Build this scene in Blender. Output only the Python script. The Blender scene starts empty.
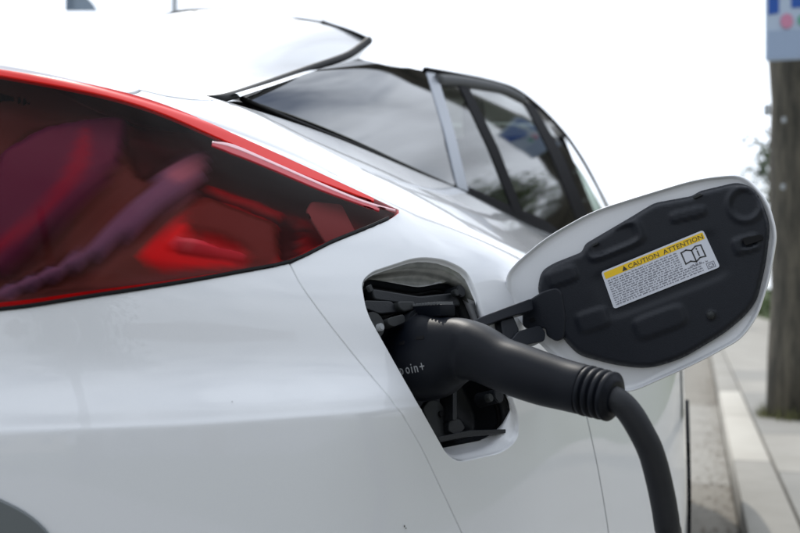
import bpy, bmesh, math, random
import numpy as np
from mathutils import Vector, Matrix
from mathutils.geometry import delaunay_2d_cdt
R = math.radians
random.seed(7)
rng = np.random.default_rng(7)
scn = bpy.context.scene
COL = scn.collection

# ------------------------------------------------------------------ camera
YAW, CH, FPX, CX, HY = R(16.7), 0.90, 1000.0, 400.0, 300.0
cy_, sy_ = math.cos(YAW), math.sin(YAW)
cam_d = bpy.data.cameras.new('camera')
cam = bpy.data.objects.new('camera', cam_d); COL.objects.link(cam)
cam.location = (0, 0, CH); cam.rotation_euler = (R(90), 0, YAW)
cam_d.sensor_width = 36; cam_d.lens = 45; cam_d.shift_y = (HY - 266.5) / 800
cam_d.clip_start = .02; cam_d.clip_end = 3000
cam_d.dof.use_dof = True; cam_d.dof.focus_distance = 1.04; cam_d.dof.aperture_fstop = 6.0
scn.camera = cam

# ------------------------------------------------------------------ sky and sun
SUN_AZ, SUN_EL = R(-32), R(50)          # azimuth from +Y towards +X
sun_dir = Vector((math.sin(SUN_AZ)*math.cos(SUN_EL), math.cos(SUN_AZ)*math.cos(SUN_EL), math.sin(SUN_EL)))
w = bpy.data.worlds.new('World'); scn.world = w; w.use_nodes = True
nt = w.node_tree; nt.nodes.clear(); N = nt.nodes.new; L = nt.links.new
out = N('ShaderNodeOutputWorld'); bg = N('ShaderNodeBackground'); bg.inputs[1].default_value = .12
sky = N('ShaderNodeTexSky'); sky.sky_type = 'NISHITA'; sky.sun_disc = False
sky.sun_elevation = SUN_EL; sky.sun_rotation = SUN_AZ; sky.dust_density = 2.5; sky.air_density = 1.0
tc = N('ShaderNodeTexCoord'); mp = N('ShaderNodeMapping'); mp.inputs['Scale'].default_value = (1, 1, 2.6)
nz = N('ShaderNodeTexNoise'); nz.inputs['Scale'].default_value = 2.3; nz.inputs['Detail'].default_value = 7; nz.inputs['Roughness'].default_value = .55
cr = N('ShaderNodeValToRGB'); cr.color_ramp.elements[0].position = .30; cr.color_ramp.elements[1].position = .50
mx = N('ShaderNodeMixRGB'); mx.inputs[2].default_value = (13.5, 13.7, 14.2, 1)
nz2 = N('ShaderNodeTexNoise'); nz2.inputs['Scale'].default_value = 5; nz2.inputs['Detail'].default_value = 5
mr = N('ShaderNodeMapRange'); mr.inputs[1].default_value = .3; mr.inputs[2].default_value = .7; mr.inputs[3].default_value = .72; mr.inputs[4].default_value = 1.15
vm = N('ShaderNodeVectorMath'); vm.operation = 'SCALE'
L(tc.outputs['Generated'], mp.inputs[0]); L(mp.outputs[0], nz.inputs[0]); L(nz.outputs[0], cr.inputs[0])
L(mp.outputs[0], nz2.inputs[0]); L(nz2.outputs[0], mr.inputs[0])
L(cr.outputs[0], mx.inputs[0]); L(sky.outputs[0], mx.inputs[1])
dt = N('ShaderNodeVectorMath'); dt.operation = 'DOT_PRODUCT'; dt.inputs[1].default_value = tuple(sun_dir)
nv_ = N('ShaderNodeVectorMath'); nv_.operation = 'NORMALIZE'; L(tc.outputs['Generated'], nv_.inputs[0]); L(nv_.outputs[0], dt.inputs[0])
gl = N('ShaderNodeMapRange'); gl.inputs[1].default_value = -.6; gl.inputs[2].default_value = 1; gl.inputs[3].default_value = .72; gl.inputs[4].default_value = 1.6; L(dt.outputs['Value'], gl.inputs[0])
mm = N('ShaderNodeMath'); mm.operation = 'MULTIPLY'
rgb = N('ShaderNodeRGB'); rgb.outputs[0].default_value = (10.9, 11.75, 13.0, 1)
L(rgb.outputs[0], vm.inputs[0]); L(mr.outputs[0], mm.inputs[0]); L(gl.outputs[0], mm.inputs[1]); L(mm.outputs[0], vm.inputs['Scale']); L(vm.outputs[0], mx.inputs[2])
L(mx.outputs[0], bg.inputs[0]); L(bg.outputs[0], out.inputs[0])
sd = bpy.data.lights.new('sun', 'SUN'); sd.energy = 2.7; sd.angle = R(.6); sd.color = (1, .95, .87)
so = bpy.data.objects.new('sun', sd); COL.objects.link(so)
so.rotation_euler = sun_dir.to_track_quat('Z', 'Y').to_euler()
scn.view_settings.view_transform = 'Standard'; scn.view_settings.look = 'None'
scn.view_settings.exposure = -.16; scn.view_settings.gamma = 1
scn.cycles.max_bounces = 10; scn.cycles.transparent_max_bounces = 16; scn.cycles.use_denoising = True

# ------------------------------------------------------------------ pixel <-> place helpers
CAM = np.array([0, 0, CH])
RT = np.array([cy_, sy_, 0]); FW = np.array([-sy_, cy_, 0]); UP = np.array([0, 0, 1.])
def ray(px, py): return FW + RT*((px-CX)/FPX) + UP*((HY-py)/FPX)
def at(px, py, Y): r = ray(px, py); return CAM + r*(Y/r[1])
def atD(px, py, D): return CAM + ray(px, py)*D
def on_plane(px, py, O, n): r = ray(px, py); return CAM + r*(np.dot(O-CAM, n)/np.dot(r, n))
def proj(P):
    d = np.asarray(P)-CAM; z = d@FW
    z = np.where(np.abs(z) < 1e-6, 1e-6, z)
    return np.stack([CX+FPX*(d@RT)/z, HY-FPX*d[..., 2]/z], -1), z

# ------------------------------------------------------------------ materials
def mat(name, base, rough=.5, metal=0., coat=0., coat_rough=.03, spec=.5, noise=None, bump=None, alpha=None, ior=1.5, trans=0., emit=None, sheen=0):
    m = bpy.data.materials.new(name); m.use_nodes = True
    t = m.node_tree; p = t.nodes['Principled BSDF']
    p.inputs['Base Color'].default_value = (*base, 1); p.inputs['Roughness'].default_value = rough
    p.inputs['Metallic'].default_value = metal; p.inputs['Coat Weight'].default_value = coat
    p.inputs['Coat Roughness'].default_value = coat_rough; p.inputs['IOR'].default_value = ior
    p.inputs['Specular IOR Level'].default_value = spec; p.inputs['Transmission Weight'].default_value = trans
    tcn = t.nodes.new('ShaderNodeTexCoord')
    if noise:                                    # (scale, amount, second colour)
        sc, am, c2 = noise
        n = t.nodes.new('ShaderNodeTexNoise'); n.inputs['Scale'].default_value = sc; n.inputs['Detail'].default_value = 8; n.inputs['Roughness'].default_value = .62
        r_ = t.nodes.new('ShaderNodeMapRange'); r_.inputs[1].default_value = .5-am/2; r_.inputs[2].default_value = .5+am/2
        x = t.nodes.new('ShaderNodeMixRGB'); x.inputs[1].default_value = (*base, 1); x.inputs[2].default_value = (*c2, 1)
        t.links.new(tcn.outputs['Object'], n.inputs[0]); t.links.new(n.outputs[0], r_.inputs[0]); t.links.new(r_.outputs[0], x.inputs[0]); t.links.new(x.outputs[0], p.inputs['Base Color'])
    if bump:                                     # (scale, strength, distance)
        n = t.nodes.new('ShaderNodeTexNoise'); n.inputs['Scale'].default_value = bump[0]; n.inputs['Detail'].default_value = 4
        b = t.nodes.new('ShaderNodeBump'); b.inputs['Strength'].default_value = bump[1]; b.inputs['Distance'].default_value = bump[2]
        t.links.new(tcn.outputs['Object'], n.inputs[0]); t.links.new(n.outputs[0], b.inputs['Height']); t.links.new(b.outputs[0], p.inputs['Normal'])
    return m

def glass_mat(name, tint, ior=1.5, rough=.0):
    m = bpy.data.materials.new(name); m.use_nodes = True; t = m.node_tree; t.nodes.clear()
    o = t.nodes.new('ShaderNodeOutputMaterial'); a = t.nodes.new('ShaderNodeBsdfTransparent'); a.inputs[0].default_value = (*tint, 1)
    g = t.nodes.new('ShaderNodeBsdfGlossy'); g.inputs['Roughness'].default_value = rough
    f = t.nodes.new('ShaderNodeFresnel'); f.inputs[0].default_value = ior
    x = t.nodes.new('ShaderNodeMixShader')
    t.links.new(f.outputs[0], x.inputs[0]); t.links.new(a.outputs[0], x.inputs[1]); t.links.new(g.outputs[0], x.inputs[2]); t.links.new(x.outputs[0], o.inputs[0])
    return m

M = {}
M['paint'] = mat('pearl_white_paint', (.71, .72, .737), .38, coat=1, coat_rough=.02, noise=(900, .5, (.74, .75, .77)))
M['black_trim'] = mat('black_trim', (.010, .010, .012), .7, spec=.06)
M['rubber'] = mat('black_rubber', (.008, .008, .009), .6, spec=.15)
M['shell'] = mat('inner_shell', (.02, .02, .022), .8)
M['liner'] = mat('flap_liner_plastic', (.006, .008, .013), .42, spec=.32, bump=(900, .25, .0006), noise=(14, .5, (.009, .011, .017)))
M['liner2'] = mat('port_liner_plastic', (.008, .010, .013), .42, spec=.35, bump=(600, .3, .0006), noise=(30, .5, (.014, .015, .018)))
M['greyplastic'] = mat('worn_grey_plastic', (.018, .020, .022), .5, spec=.25, noise=(60, .5, (.032, .034, .034)))
M['plug'] = mat('plug_plastic', (.002, .003, .006), .44, spec=.18, bump=(1500, .25, .0004), noise=(18, .6, (.0035, .005, .009)))
M['cable'] = mat('cable_rubber', (.009, .010, .013), .5, spec=.3, bump=(700, .4, .0006), noise=(20, .6, (.018, .019, .022)))
M['print_grey'] = mat('grey_print', (.28, .29, .30), .6)
M['label'] = mat('label_paper', (.62, .64, .70), .4)
M['yellow'] = mat('label_yellow', (.85, .55, .01), .4)
M['ink'] = mat('label_ink', (.03, .03, .03), .5)
M['label_ink2'] = mat('label_fine_print', (.10, .10, .13), .5)
M['red'] = mat('red_lamp_band', (.72, .010, .006), .35, spec=.25)
M['redpink'] = mat('pink_light_guide', (.50, .03, .045), .3, spec=.4)
M['redpale'] = mat('pale_light_guide', (.85, .50, .54), .2, spec=.5)
M['reddeep'] = mat('deep_red_reflector', (.75, .010, .014), .35, spec=.3, noise=(25, .5, (.42, .005, .01)))
M['lampdark'] = mat('lamp_housing', (.045, .016, .012), .6, spec=.1, noise=(9, .35, (.08, .035, .025)))
M['lampbrown'] = mat('lamp_inner_reflector', (.15, .07, .045), .5, spec=.2, noise=(11, .4, (.07, .03, .022)))
M['lamppurple'] = mat('lamp_inner_bezel', (.08, .085, .22), .35, spec=.4, noise=(9, .6, (.13, .07, .16)))
M['lamplens'] = glass_mat('smoked_red_lens', (.80, .38, .38), 1.13, .05)
M['privacy'] = glass_mat('privacy_glass', (.05, .055, .06), 3.6, .035)
M['glass'] = glass_mat('window_glass', (.50, .60, .53), 2.2, .04)
M['rearglass'] = glass_mat('rear_window_glass', (.22, .23, .24), 3.0)
M['skyglass'] = mat('rear_glass_sky_sheen', (.27, .28, .295), .35, coat=1, coat_rough=.04)  # opaque rear glass, its pale sky reflection painted into the base colour
M['interior'] = mat('car_interior', (.03, .03, .032), .8)
M['seat'] = mat('seat_fabric', (.05, .05, .055), .9)
M['chrome'] = mat('satin_pillar_trim', (.30, .32, .36), .3, metal=.5)
M['roofgrey'] = mat('roof_rail_grey', (.085, .088, .092), .6, spec=.2)
M['tyre'] = mat('tyre', (.02, .02, .02), .8)
M['rim'] = mat('wheel_rim', (.25, .26, .28), .35, metal=.9)
M['road'] = mat('asphalt', (.09, .09, .088), .9, noise=(3, .5, (.13, .128, .12)), bump=(120, .6, .004))
M['gutter'] = mat('gutter_concrete', (.21, .193, .16), .9, noise=(2.4, .5, (.145, .132, .11)), bump=(90, .5, .003))
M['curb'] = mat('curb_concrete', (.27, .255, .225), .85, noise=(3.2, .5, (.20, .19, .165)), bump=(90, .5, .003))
M['curb_sun'] = mat('curb_concrete_sunlit', (.42, .40, .35), .85, noise=(3.2, .5, (.36, .335, .29)), bump=(90, .5, .003))
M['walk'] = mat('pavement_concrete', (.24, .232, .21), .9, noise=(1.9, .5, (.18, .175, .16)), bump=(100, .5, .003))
M['walk_sun'] = mat('pavement_concrete_sunlit', (.30, .285, .255), .9, noise=(2.6, .4, (.22, .208, .18)), bump=(100, .5, .003))
M['pole'] = mat('weathered_pole_wood', (.13, .115, .085), .9, noise=(9, .3, (.035, .033, .025)), bump=(60, 1, .02))
_t = M['pole'].node_tree; _m = _t.nodes.new('ShaderNodeMapping'); _m.inputs['Scale'].default_value = (2.6, 2.6, .35)
_tc = [n for n in _t.nodes if n.type == 'TEX_COORD'][0]; _t.links.new(_tc.outputs['Object'], _m.inputs[0])
for n in _t.nodes:
    if n.type == 'TEX_NOISE': _t.links.new(_m.outputs[0], n.inputs[0])
M['metal'] = mat('galvanised_metal', (.35, .37, .38), .45, metal=.6)
M['signwhite'] = mat('sign_white', (.42, .50, .62), .5)
M['signblue'] = mat('sign_blue', (.006, .075, .36), .5)
M['signpink'] = mat('sign_pink', (.55, .22, .34), .5)
M['signgreen'] = mat('sign_green', (.08, .35, .22), .5)
M['banner'] = mat('banner_grey_blue', (.25, .31, .38), .6)
M['bark'] = mat('bark', (.10, .075, .05), .95, noise=(12, .5, (.06, .045, .03)), bump=(30, .8, .02))
M['leaf'] = mat('leaf_green', (.055, .10, .03), .6, noise=(3, .5, (.09, .12, .035)))
M['leaf2'] = mat('leaf_dark', (.035, .06, .022), .6, noise=(3, .5, (.06, .085, .03)))
M['stucco'] = mat('pale_stucco', (.50, .46, .38), .9, bump=(40, .4, .006))
M['stucco2'] = mat('grey_stucco', (.36, .36, .37), .9, bump=(40, .4, .006))
M['rooftile'] = mat('roof_shingle', (.14, .10, .085), .9, noise=(6, .5, (.09, .07, .06)))
M['pane'] = mat('dark_pane', (.03, .04, .05), .08)
M['grass'] = mat('lawn', (.06, .09, .03), .95, noise=(4, .5, (.10, .11, .04)), bump=(60, .8, .02))
M['wood'] = mat('fence_wood', (.22, .16, .10), .9, noise=(7, .5, (.16, .12, .08)))

# ------------------------------------------------------------------ object helpers
def tag(o, label=None, cat=None, group=None, kind=None):
    if label: o['label'] = label
    if cat: o['category'] = cat
    if group: o['group'] = group
    if kind: o['kind'] = kind
    return o
def empty(name, loc, label=None, cat=None, group=None, rz=0):
    o = bpy.data.objects.new(name, None); COL.objects.link(o); o.location = loc; o.rotation_euler = (0, 0, rz); o.empty_display_size = .1
    return tag(o, label, cat, group)
def link(name, me, m=None, parent=None):
    o = bpy.data.objects.new(name, me)
    if m is not None and not me.materials: me.materials.append(m)
    COL.objects.link(o)
    if parent is not None:
        o.parent = parent
        o.matrix_parent_inverse = root_inv(parent)
    return o
def root_inv(p):
    Mx = Matrix.Identity(4); q = p
    chain = []
    while q is not None: chain.append(q); q = q.parent
    for q in reversed(chain):
        Mx = Mx @ q.matrix_parent_inverse @ Matrix.LocRotScale(q.location, q.rotation_euler, q.scale)
    return Mx.inverted()
def mesh(name, V, F, m=None, parent=None, smooth=False, normals=None):
    me = bpy.data.meshes.new(name)
    me.from_pydata([tuple(map(float, v)) for v in V], [], [tuple(int(i) for i in f) for f in F])
    me.update()
    if smooth: me.polygons.foreach_set('use_smooth', [True]*len(me.polygons))
    if normals is not None:
        me.polygons.foreach_set('use_smooth', [True]*len(me.polygons))
        me.normals_split_custom_set_from_vertices([tuple(map(float, n)) for n in normals])
    return link(name, me, m, parent)
def bmobj(name, bm, m, parent=None, smooth=False, autosmooth=None):
    me = bpy.data.meshes.new(name); 
    bmesh.ops.recalc_face_normals(bm, faces=bm.faces)
    if smooth:
        for f in bm.faces: f.smooth = True
        if autosmooth:
            for e in bm.edges:
                if len(e.link_faces) == 2 and e.calc_face_angle(0) > autosmooth: e.smooth = False
    bm.to_mesh(me); bm.free(); return link(name, me, m, parent)
def box_bm(c, s, bev=0, rot=None, bm=None):
    b = bmesh.new(); bmesh.ops.create_cube(b, size=1)
    bmesh.ops.scale(b, vec=s, verts=b.verts)
    if bev: bmesh.ops.bevel(b, geom=b.edges[:], offset=bev, segments=2, affect='EDGES', profile=.6)
    if rot is not None: bmesh.ops.transform(b, matrix=rot, verts=b.verts)
    bmesh.ops.translate(b, vec=Vector(c), verts=b.verts)
    if bm is None: return b
    me = bpy.data.meshes.new('t'); b.to_mesh(me); b.free(); bm.from_mesh(me); bpy.data.meshes.remove(me); return bm
def frame(n, up=(0, 0, 1)):
    n = Vector(n).normalized(); u = Vector(up); x = u.cross(n).normalized(); y = n.cross(x)
    return Matrix((x, y, n)).transposed().to_4x4()
def catmull(P, n):
    P = np.asarray(P, float); out = []
    Q = np.vstack([2*P[0]-P[1], P, 2*P[-1]-P[-2]])
    for i in range(1, len(Q)-2):
        for k in range(n):
            t = k/n; a, b, c, d = Q[i-1], Q[i], Q[i+1], Q[i+2]
            out.append(.5*((2*b)+(c-a)*t+(2*a-5*b+4*c-d)*t*t+(3*b-a-3*c+d)*t**3))
    out.append(P[-1]); return np.array(out)
def smooth_closed(P, n=4, tension=.5):
    P = np.asarray(P, float); out = []; m = len(P)
    for i in range(m):
        a, b, c, d = P[i-1], P[i], P[(i+1) % m], P[(i+2) % m]
        for k in range(n):
            t = k/n; out.append(.5*((2*b)+(c-a)*t+(2*a-5*b+4*c-d)*t*t+(3*b-a-3*c+d)*t**3))
    return np.array(out)
def round_poly(P, r, n=5):
    """closed polygon with corners rounded by distance r (scalar or per corner)"""
    P = [np.asarray(p, float) for p in P]; m = len(P); out = []
    for i in range(m):
        a, b, c = P[i-1], P[i], P[(i+1) % m]
        ri = r[i] if hasattr(r, '__len__') else r
        d1 = a-b; d2 = c-b; l1 = np.linalg.norm(d1); l2 = np.linalg.norm(d2)
        q = min(ri, l1*.49, l2*.49)
        p1 = b+d1/l1*q; p2 = b+d2/l2*q
        for k in range(n+1):
            t = k/n; out.append((1-t)**2*p1+2*t*(1-t)*b+t*t*p2)
    return np.array(out)
def resample(P, n, closed=True):
    P = np.asarray(P, float)
    if closed: P = np.vstack([P, P[:1]])
    d = np.r_[0, np.cumsum(np.linalg.norm(np.diff(P, axis=0), axis=1))]
    x = np.linspace(0, d[-1], n+1)[:-1] if closed else np.linspace(0, d[-1], n)
    return np.stack([np.interp(x, d, P[:, k]) for k in range(P.shape[1])], -1)
def densify(P, step, closed=True):
    P = [np.asarray(p, float) for p in P]; out = []
    m = len(P) if closed else len(P)-1
    for i in range(m):
        a, b = P[i], P[(i+1) % len(P)]; k = max(1, int(math.ceil(np.linalg.norm(b-a)/step)))
        for j in range(k): out.append(a+(b-a)*j/k)
    if not closed: out.append(P[-1])
    return np.array(out)
def inside(pts, poly):
    pts = np.atleast_2d(pts); x, y = pts[:, 0], pts[:, 1]; r = np.zeros(len(pts), bool)
    n = len(poly)
    for i in range(n):
        x1, y1 = poly[i]; x2, y2 = poly[(i+1) % n]
        c = ((y1 > y) != (y2 > y)) & (x < (x2-x1)*(y-y1)/((y2-y1) if y2 != y1 else 1e-12)+x1); r ^= c
    return r
def dist_poly(pts, poly):
    a = poly; b = np.roll(poly, -1, 0); ab = b-a; l2 = (ab**2).sum(1)+1e-12
    res = np.full(len(pts), 1e9)
    for i in range(len(a)):
        t = np.clip(((pts-a[i])@ab[i])/l2[i], 0, 1); d = np.linalg.norm(pts-(a[i]+t[:, None]*ab[i]), axis=1); res = np.minimum(res, d)
    return res
def triangulate(outer, holes, step):
    allp = [outer]+list(holes); V = []; E = []
    for P in allp:
        o = len(V); V += [tuple(p) for p in P]; E += [(o+i, o+(i+1) % len(P)) for i in range(len(P))]
    lo = outer.min(0); hi = outer.max(0)
    gx = np.arange(lo[0]+step*.5, hi[0], step); gy = np.arange(lo[1]+step*.5, hi[1], step)
    G = np.array([(x+(step*.5 if j % 2 else 0), y) for j, y in enumerate(gy) for x in gx]) if len(gx) and len(gy) else np.zeros((0, 2))
    if len(G):
        k = inside(G, outer)
        for h in holes: k &= ~inside(G, h)
        G = G[k]
        if len(G):
            k = np.ones(len(G), bool)
            for P in allp: k &= dist_poly(G, P) > step*.55
            G = G[k]
    V += [tuple(p) for p in G]
    r = delaunay_2d_cdt([Vector(v) for v in V], E, [], 0, 1e-7)
    vs = np.array([tuple(v) for v in r[0]]); fs = np.array([list(f) for f in r[2]])
    c = vs[fs].mean(1); k = inside(c, outer)
    for h in holes: k &= ~inside(c, h)
    return vs, fs[k]

# ------------------------------------------------------------------ lofted surface
class Loft:
    def __init__(s, ctrl):
        s.c = np.asarray(ctrl, float); s.ns, s.nt = s.c.shape[:2]
        c = s.c; c = np.concatenate([2*c[:1]-c[1:2], c, 2*c[-1:]-c[-2:-1]], 0); c = np.concatenate([2*c[:, :1]-c[:, 1:2], c, 2*c[:, -1:]-c[:, -2:-1]], 1); s.p = c
        s.gs, s.gt = np.meshgrid(np.linspace(0, s.ns-1, (s.ns-1)*14+1), np.linspace(0, s.nt-1, (s.nt-1)*12+1), indexing='ij')
        s.gs = s.gs.ravel(); s.gt = s.gt.ravel(); s.gp = s.ev(s.gs, s.gt); s.gpx, s.gz = proj(s.gp)
        nrm = s.nm(s.gs, s.gt); s.face = ((s.gp-CAM)*nrm).sum(1) < 0
    def ev(s, a, b):
        a = np.atleast_1d(np.asarray(a, float)); b = np.atleast_1d(np.asarray(b, float))
        i = np.clip(np.floor(a).astype(int), 0, s.ns-2); j = np.clip(np.floor(b).astype(int), 0, s.nt-2)
        u = a-i; v = b-j
        def w(t): return np.stack([-.5*t+t*t-.5*t**3, 1-2.5*t*t+1.5*t**3, .5*t+2*t*t-1.5*t**3, -.5*t*t+.5*t**3], -1)
        wu, wv = w(u), w(v); r = np.zeros((len(a), 3))
        for k in range(4):
            for l in range(4): r += (wu[:, k]*wv[:, l])[:, None]*s.p[i+k, j+l]
        return r
    def nm(s, a, b):
        e = 1e-3; a = np.atleast_1d(a); b = np.atleast_1d(b)
        n = np.cross(s.ev(a+e, b)-s.ev(a-e, b), s.ev(a, b+e)-s.ev(a, b-e)); return n/(np.linalg.norm(n, axis=1)[:, None]+1e-12)
    def newton(s, tgt, fn, a, b):
        for _ in range(12):
            e = 1e-4; f0 = fn(s.ev(a, b))-tgt; fa = (fn(s.ev(a+e, b))-tgt-f0)/e; fb = (fn(s.ev(a, b+e))-tgt-f0)/e
            det = fa[:, 0]*fb[:, 1]-fa[:, 1]*fb[:, 0]; det = np.where(np.abs(det) < 1e-9, 1e-9, det)
            da = (f0[:, 0]*fb[:, 1]-f0[:, 1]*fb[:, 0])/det; db = (fa[:, 0]*f0[:, 1]-fa[:, 1]*f0[:, 0])/det
            a = np.clip(a-np.clip(da, -.3, .3), -.3, s.ns-.7); b = np.clip(b-np.clip(db, -.3, .3), -.2, s.nt-.8)
        return np.stack([a, b], -1)
    def inv(s, pts):
        pts = np.atleast_2d(np.asarray(pts, float)); a = []; b = []
        for p in pts:
            d = ((s.gpx-p)**2).sum(1)+np.where(s.face & (s.gz > .3), 0, 4000); k = d.argmin(); a.append(s.gs[k]); b.append(s.gt[k])
        return s.newton(pts, lambda P: proj(P)[0], np.array(a), np.array(b))
    def inv_yz(s, pts):
        pts = np.atleast_2d(np.asarray(pts, float)); a = []; b = []
        for p in pts:
            d = ((s.gp[:, 1:]-p)**2).sum(1); k = d.argmin(); a.append(s.gs[k]); b.append(s.gt[k])
        return s.newton(pts, lambda P: P[:, 1:], np.array(a), np.array(b))
def panel(name, loft, outer, holes=(), m=None, parent=None, off=0., step=.12, flange=.006, lip=.0012, dens=None):
    """sheet cut out of a lofted surface, its edges turned inwards"""
    dens = dens or step*.5
    outer = densify(outer, dens); holes = [densify(h, dens) for h in holes]
    vs, fs = triangulate(outer, holes, step)
    P = loft.ev(vs[:, 0], vs[:, 1]); n = loft.nm(vs[:, 0], vs[:, 1]); n = -n if (name in ('roof', 'bonnet', 'windscreen', 'rear_window') and n[:, 2].mean() < 0) else n; P = P+n*off
    V = list(P); NN = list(n); F = [tuple(f) for f in fs]
    # orientation
    fn = np.cross(P[fs[:, 1]]-P[fs[:, 0]], P[fs[:, 2]]-P[fs[:, 0]]); 
    F = [f if np.dot(fn[i], n[f[0]]) > 0 else f[::-1] for i, f in enumerate(F)]
    if flange:
        cnt = {}
        for f in F:
            for i in range(3):
                e = (f[i], f[(i+1) % 3]); k = tuple(sorted(e)); cnt.setdefault(k, []).append(e)
        be = [v[0] for v in cnt.values() if len(v) == 1]
        idx = {}; out_dir = {}
        for a, b in be:
            d = np.cross(P[b]-P[a], n[a]); d /= np.linalg.norm(d)+1e-12
            for q in (a, b): out_dir[q] = out_dir.get(q, 0)+d
        for q in out_dir:
            d = out_dir[q]; d = d/(np.linalg.norm(d)+1e-12)
            dn = n[q]-d*np.dot(n[q], d)
            s_ = 1 if flange > 0 else -1
            l_ = lip if flange > 0 else 0
            idx[q] = len(V)
            V.append(P[q]); NN.append(n[q]*.9+d*.45)
            V.append(P[q]+d*l_*.7-n[q]*l_*.7*s_); NN.append(d*.8+n[q]*.5)
            V.append(P[q]+d*l_-n[q]*flange); NN.append(d)
        for a, b in be:
            for k in range(2):
                A0, A1 = idx[a]+k, idx[a]+k+1; B0, B1 = idx[b]+k, idx[b]+k+1
                F.append((A0, A1, B1, B0))
    NN = np.array(NN); NN /= np.linalg.norm(NN, axis=1)[:, None]+1e-12
    return mesh(name, V, F, m, parent, normals=NN)

def tube(name, C, rads, m, parent=None, nseg=24, cap=True, upv=(0, 0, 1), ex=2.0):
    """C: centres (n,3); rads: list of (r_side, r_up)"""
    C = np.asarray(C, float); n = len(C); V = []; F = []
    for i in range(n):
        t = C[min(i+1, n-1)]-C[max(i-1, 0)]; t /= np.linalg.norm(t)
        u = np.asarray(upv, float); s_ = np.cross(t, u); s_ /= np.linalg.norm(s_); u2 = np.cross(s_, t)
        ra, rb = rads[i] if hasattr(rads[i], '__len__') else (rads[i], rads[i])
        for k in range(nseg):
            a = 2*math.pi*k/nseg; ca, sa = math.cos(a), math.sin(a)
            q = (abs(ca)**ex+abs(sa)**ex)**(-1/ex)
            V.append(C[i]+s_*ra*ca*q+u2*rb*sa*q)
    for i in range(n-1):
        for k in range(nseg):
            F.append((i*nseg+k, i*nseg+(k+1) % nseg, (i+1)*nseg+(k+1) % nseg, (i+1)*nseg+k))
    if cap: F.append(tuple(range(nseg))[::-1]); F.append(tuple((n-1)*nseg+k for k in range(nseg)))
    o = mesh(name, V, F, m, parent, smooth=True)
    return o
def slab(name, pts, nrm, thick, m, parent=None, bev=0, smooth=False):
    """closed outline (3d, roughly planar) extruded along -nrm"""
    bm = bmesh.new(); vs = [bm.verts.new(tuple(p)) for p in pts]; f = bm.faces.new(vs)
    nrm = Vector(nrm).normalized()
    r = bmesh.ops.extrude_face_region(bm, geom=[f]); nv = [g for g in r['geom'] if isinstance(g, bmesh.types.BMVert)]
    bmesh.ops.translate(bm, vec=-nrm*thick, verts=nv)
    bmesh.ops.recalc_face_normals(bm, faces=bm.faces)
    if bev:
        es = [e for e in bm.edges if len(e.link_faces) == 2 and e.calc_face_angle(0) > .9]
        bmesh.ops.bevel(bm, geom=es, offset=bev, segments=3, affect='EDGES', profile=.5, clamp_overlap=True)
    me = bpy.data.meshes.new(name); 
    bmesh.ops.recalc_face_normals(bm, faces=bm.faces)
    if smooth or bev:
        for f in bm.faces: f.smooth = len(f.verts) <= 4
    bm.to_mesh(me); bm.free(); return link(name, me, m, parent)
def text(name, body, size, origin, xdir, ydir, m, parent, ext=.0001, width=None, squeeze=1.0):
    cu = bpy.data.curves.new(name, 'FONT'); cu.body = body; cu.size = size; cu.extrude = ext; cu.resolution_u = 2
    t = bpy.data.objects.new(name+'_tmp', cu); COL.objects.link(t); bpy.context.view_layer.update()
    me = bpy.data.meshes.new_from_object(t.evaluated_get(bpy.context.evaluated_depsgraph_get())); bpy.data.objects.remove(t); me.materials.clear()
    sx = squeeze
    if width: xs = [v.co.x for v in me.vertices]; sx = width/(max(xs)-min(xs))
    x = Vector(xdir).normalized(); z = x.cross(Vector(ydir)).normalized(); y = z.cross(x)
    Mw = Matrix((x*sx, y, z)).transposed().to_4x4(); Mw.translation = Vector(origin)
    me.transform(Mw); me.name = name
    return link(name, me, m, parent)

# ================================================================== GROUND
road = mesh('road', [(-60, -60, 0), (.02, -60, 0), (.02, 400, 0), (-60, 400, 0)], [(0, 1, 2, 3)], M['road']); tag(road, kind='structure')
ground = mesh('ground', [(-1500, -1500, -.05), (1500, -1500, -.05), (1500, 1500, -.05), (-1500, 1500, -.05)], [(0, 1, 2, 3)], M['grass']); tag(ground, kind='structure')
gut = empty('gutter', (0, 0, 0)); tag(gut, kind='structure')
y = -6.3
for k in range(24):
    Lg = 1.9; b = box_bm((-.125+.02, y+Lg/2, -.046), (.498, Lg-.012, .10), .004)
    link_ = bmobj('slab', b, M['curb'] if k in (6, 7) else M['gutter'], gut); y += Lg  # two lighter slabs paint the patch of sun into the gutter
curb = empty('curb', (0, 0, 0)); tag(curb, kind='structure')
y = -6.3
for k in range(18):
    Lc = 1.9; b = box_bm((.15+.09, y+Lc/2, .02), (.178, Lc-.014, .22), .018)
    bmobj('curb_stone', b, M['curb_sun'] if k in (6, 7) else M['curb'], curb, smooth=True, autosmooth=.9); y += Lc  # sunlit stretch of curb, brightness put into the stone colour
curb_far = mesh('kerb_beyond', [(.15, y, 0), (.15, y, .13), (.33, y, .13), (.15, 300, 0), (.15, 300, .13), (.33, 300, .13)], [(0, 3, 4, 1), (1, 4, 5, 2)], M['curb'], curb); 
walk = empty('sidewalk', (0, 0, 0)); tag(walk, kind='structure')
y = -6.
for k in range(26):
    Lw = 1.35
    for j in range(2):
        x0 = .338+j*1.1
        b = box_bm((x0+.545, y+Lw/2, .02), (1.091, Lw-.007, .215+.004*random.random()), .006)
        bmobj('slab', b, M['walk_sun'] if y > 4.3 and not (random.random() < .25) else M['walk'], walk)  # sun ahead and shade nearby painted in by slab colour
    y += Lw
mesh('slab_strip', [(.338, y, .125), (2.53, y, .125), (2.53, 300, .125), (.338, 300, .125)], [(0, 1, 2, 3)], M['walk_sun'], walk)
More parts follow.
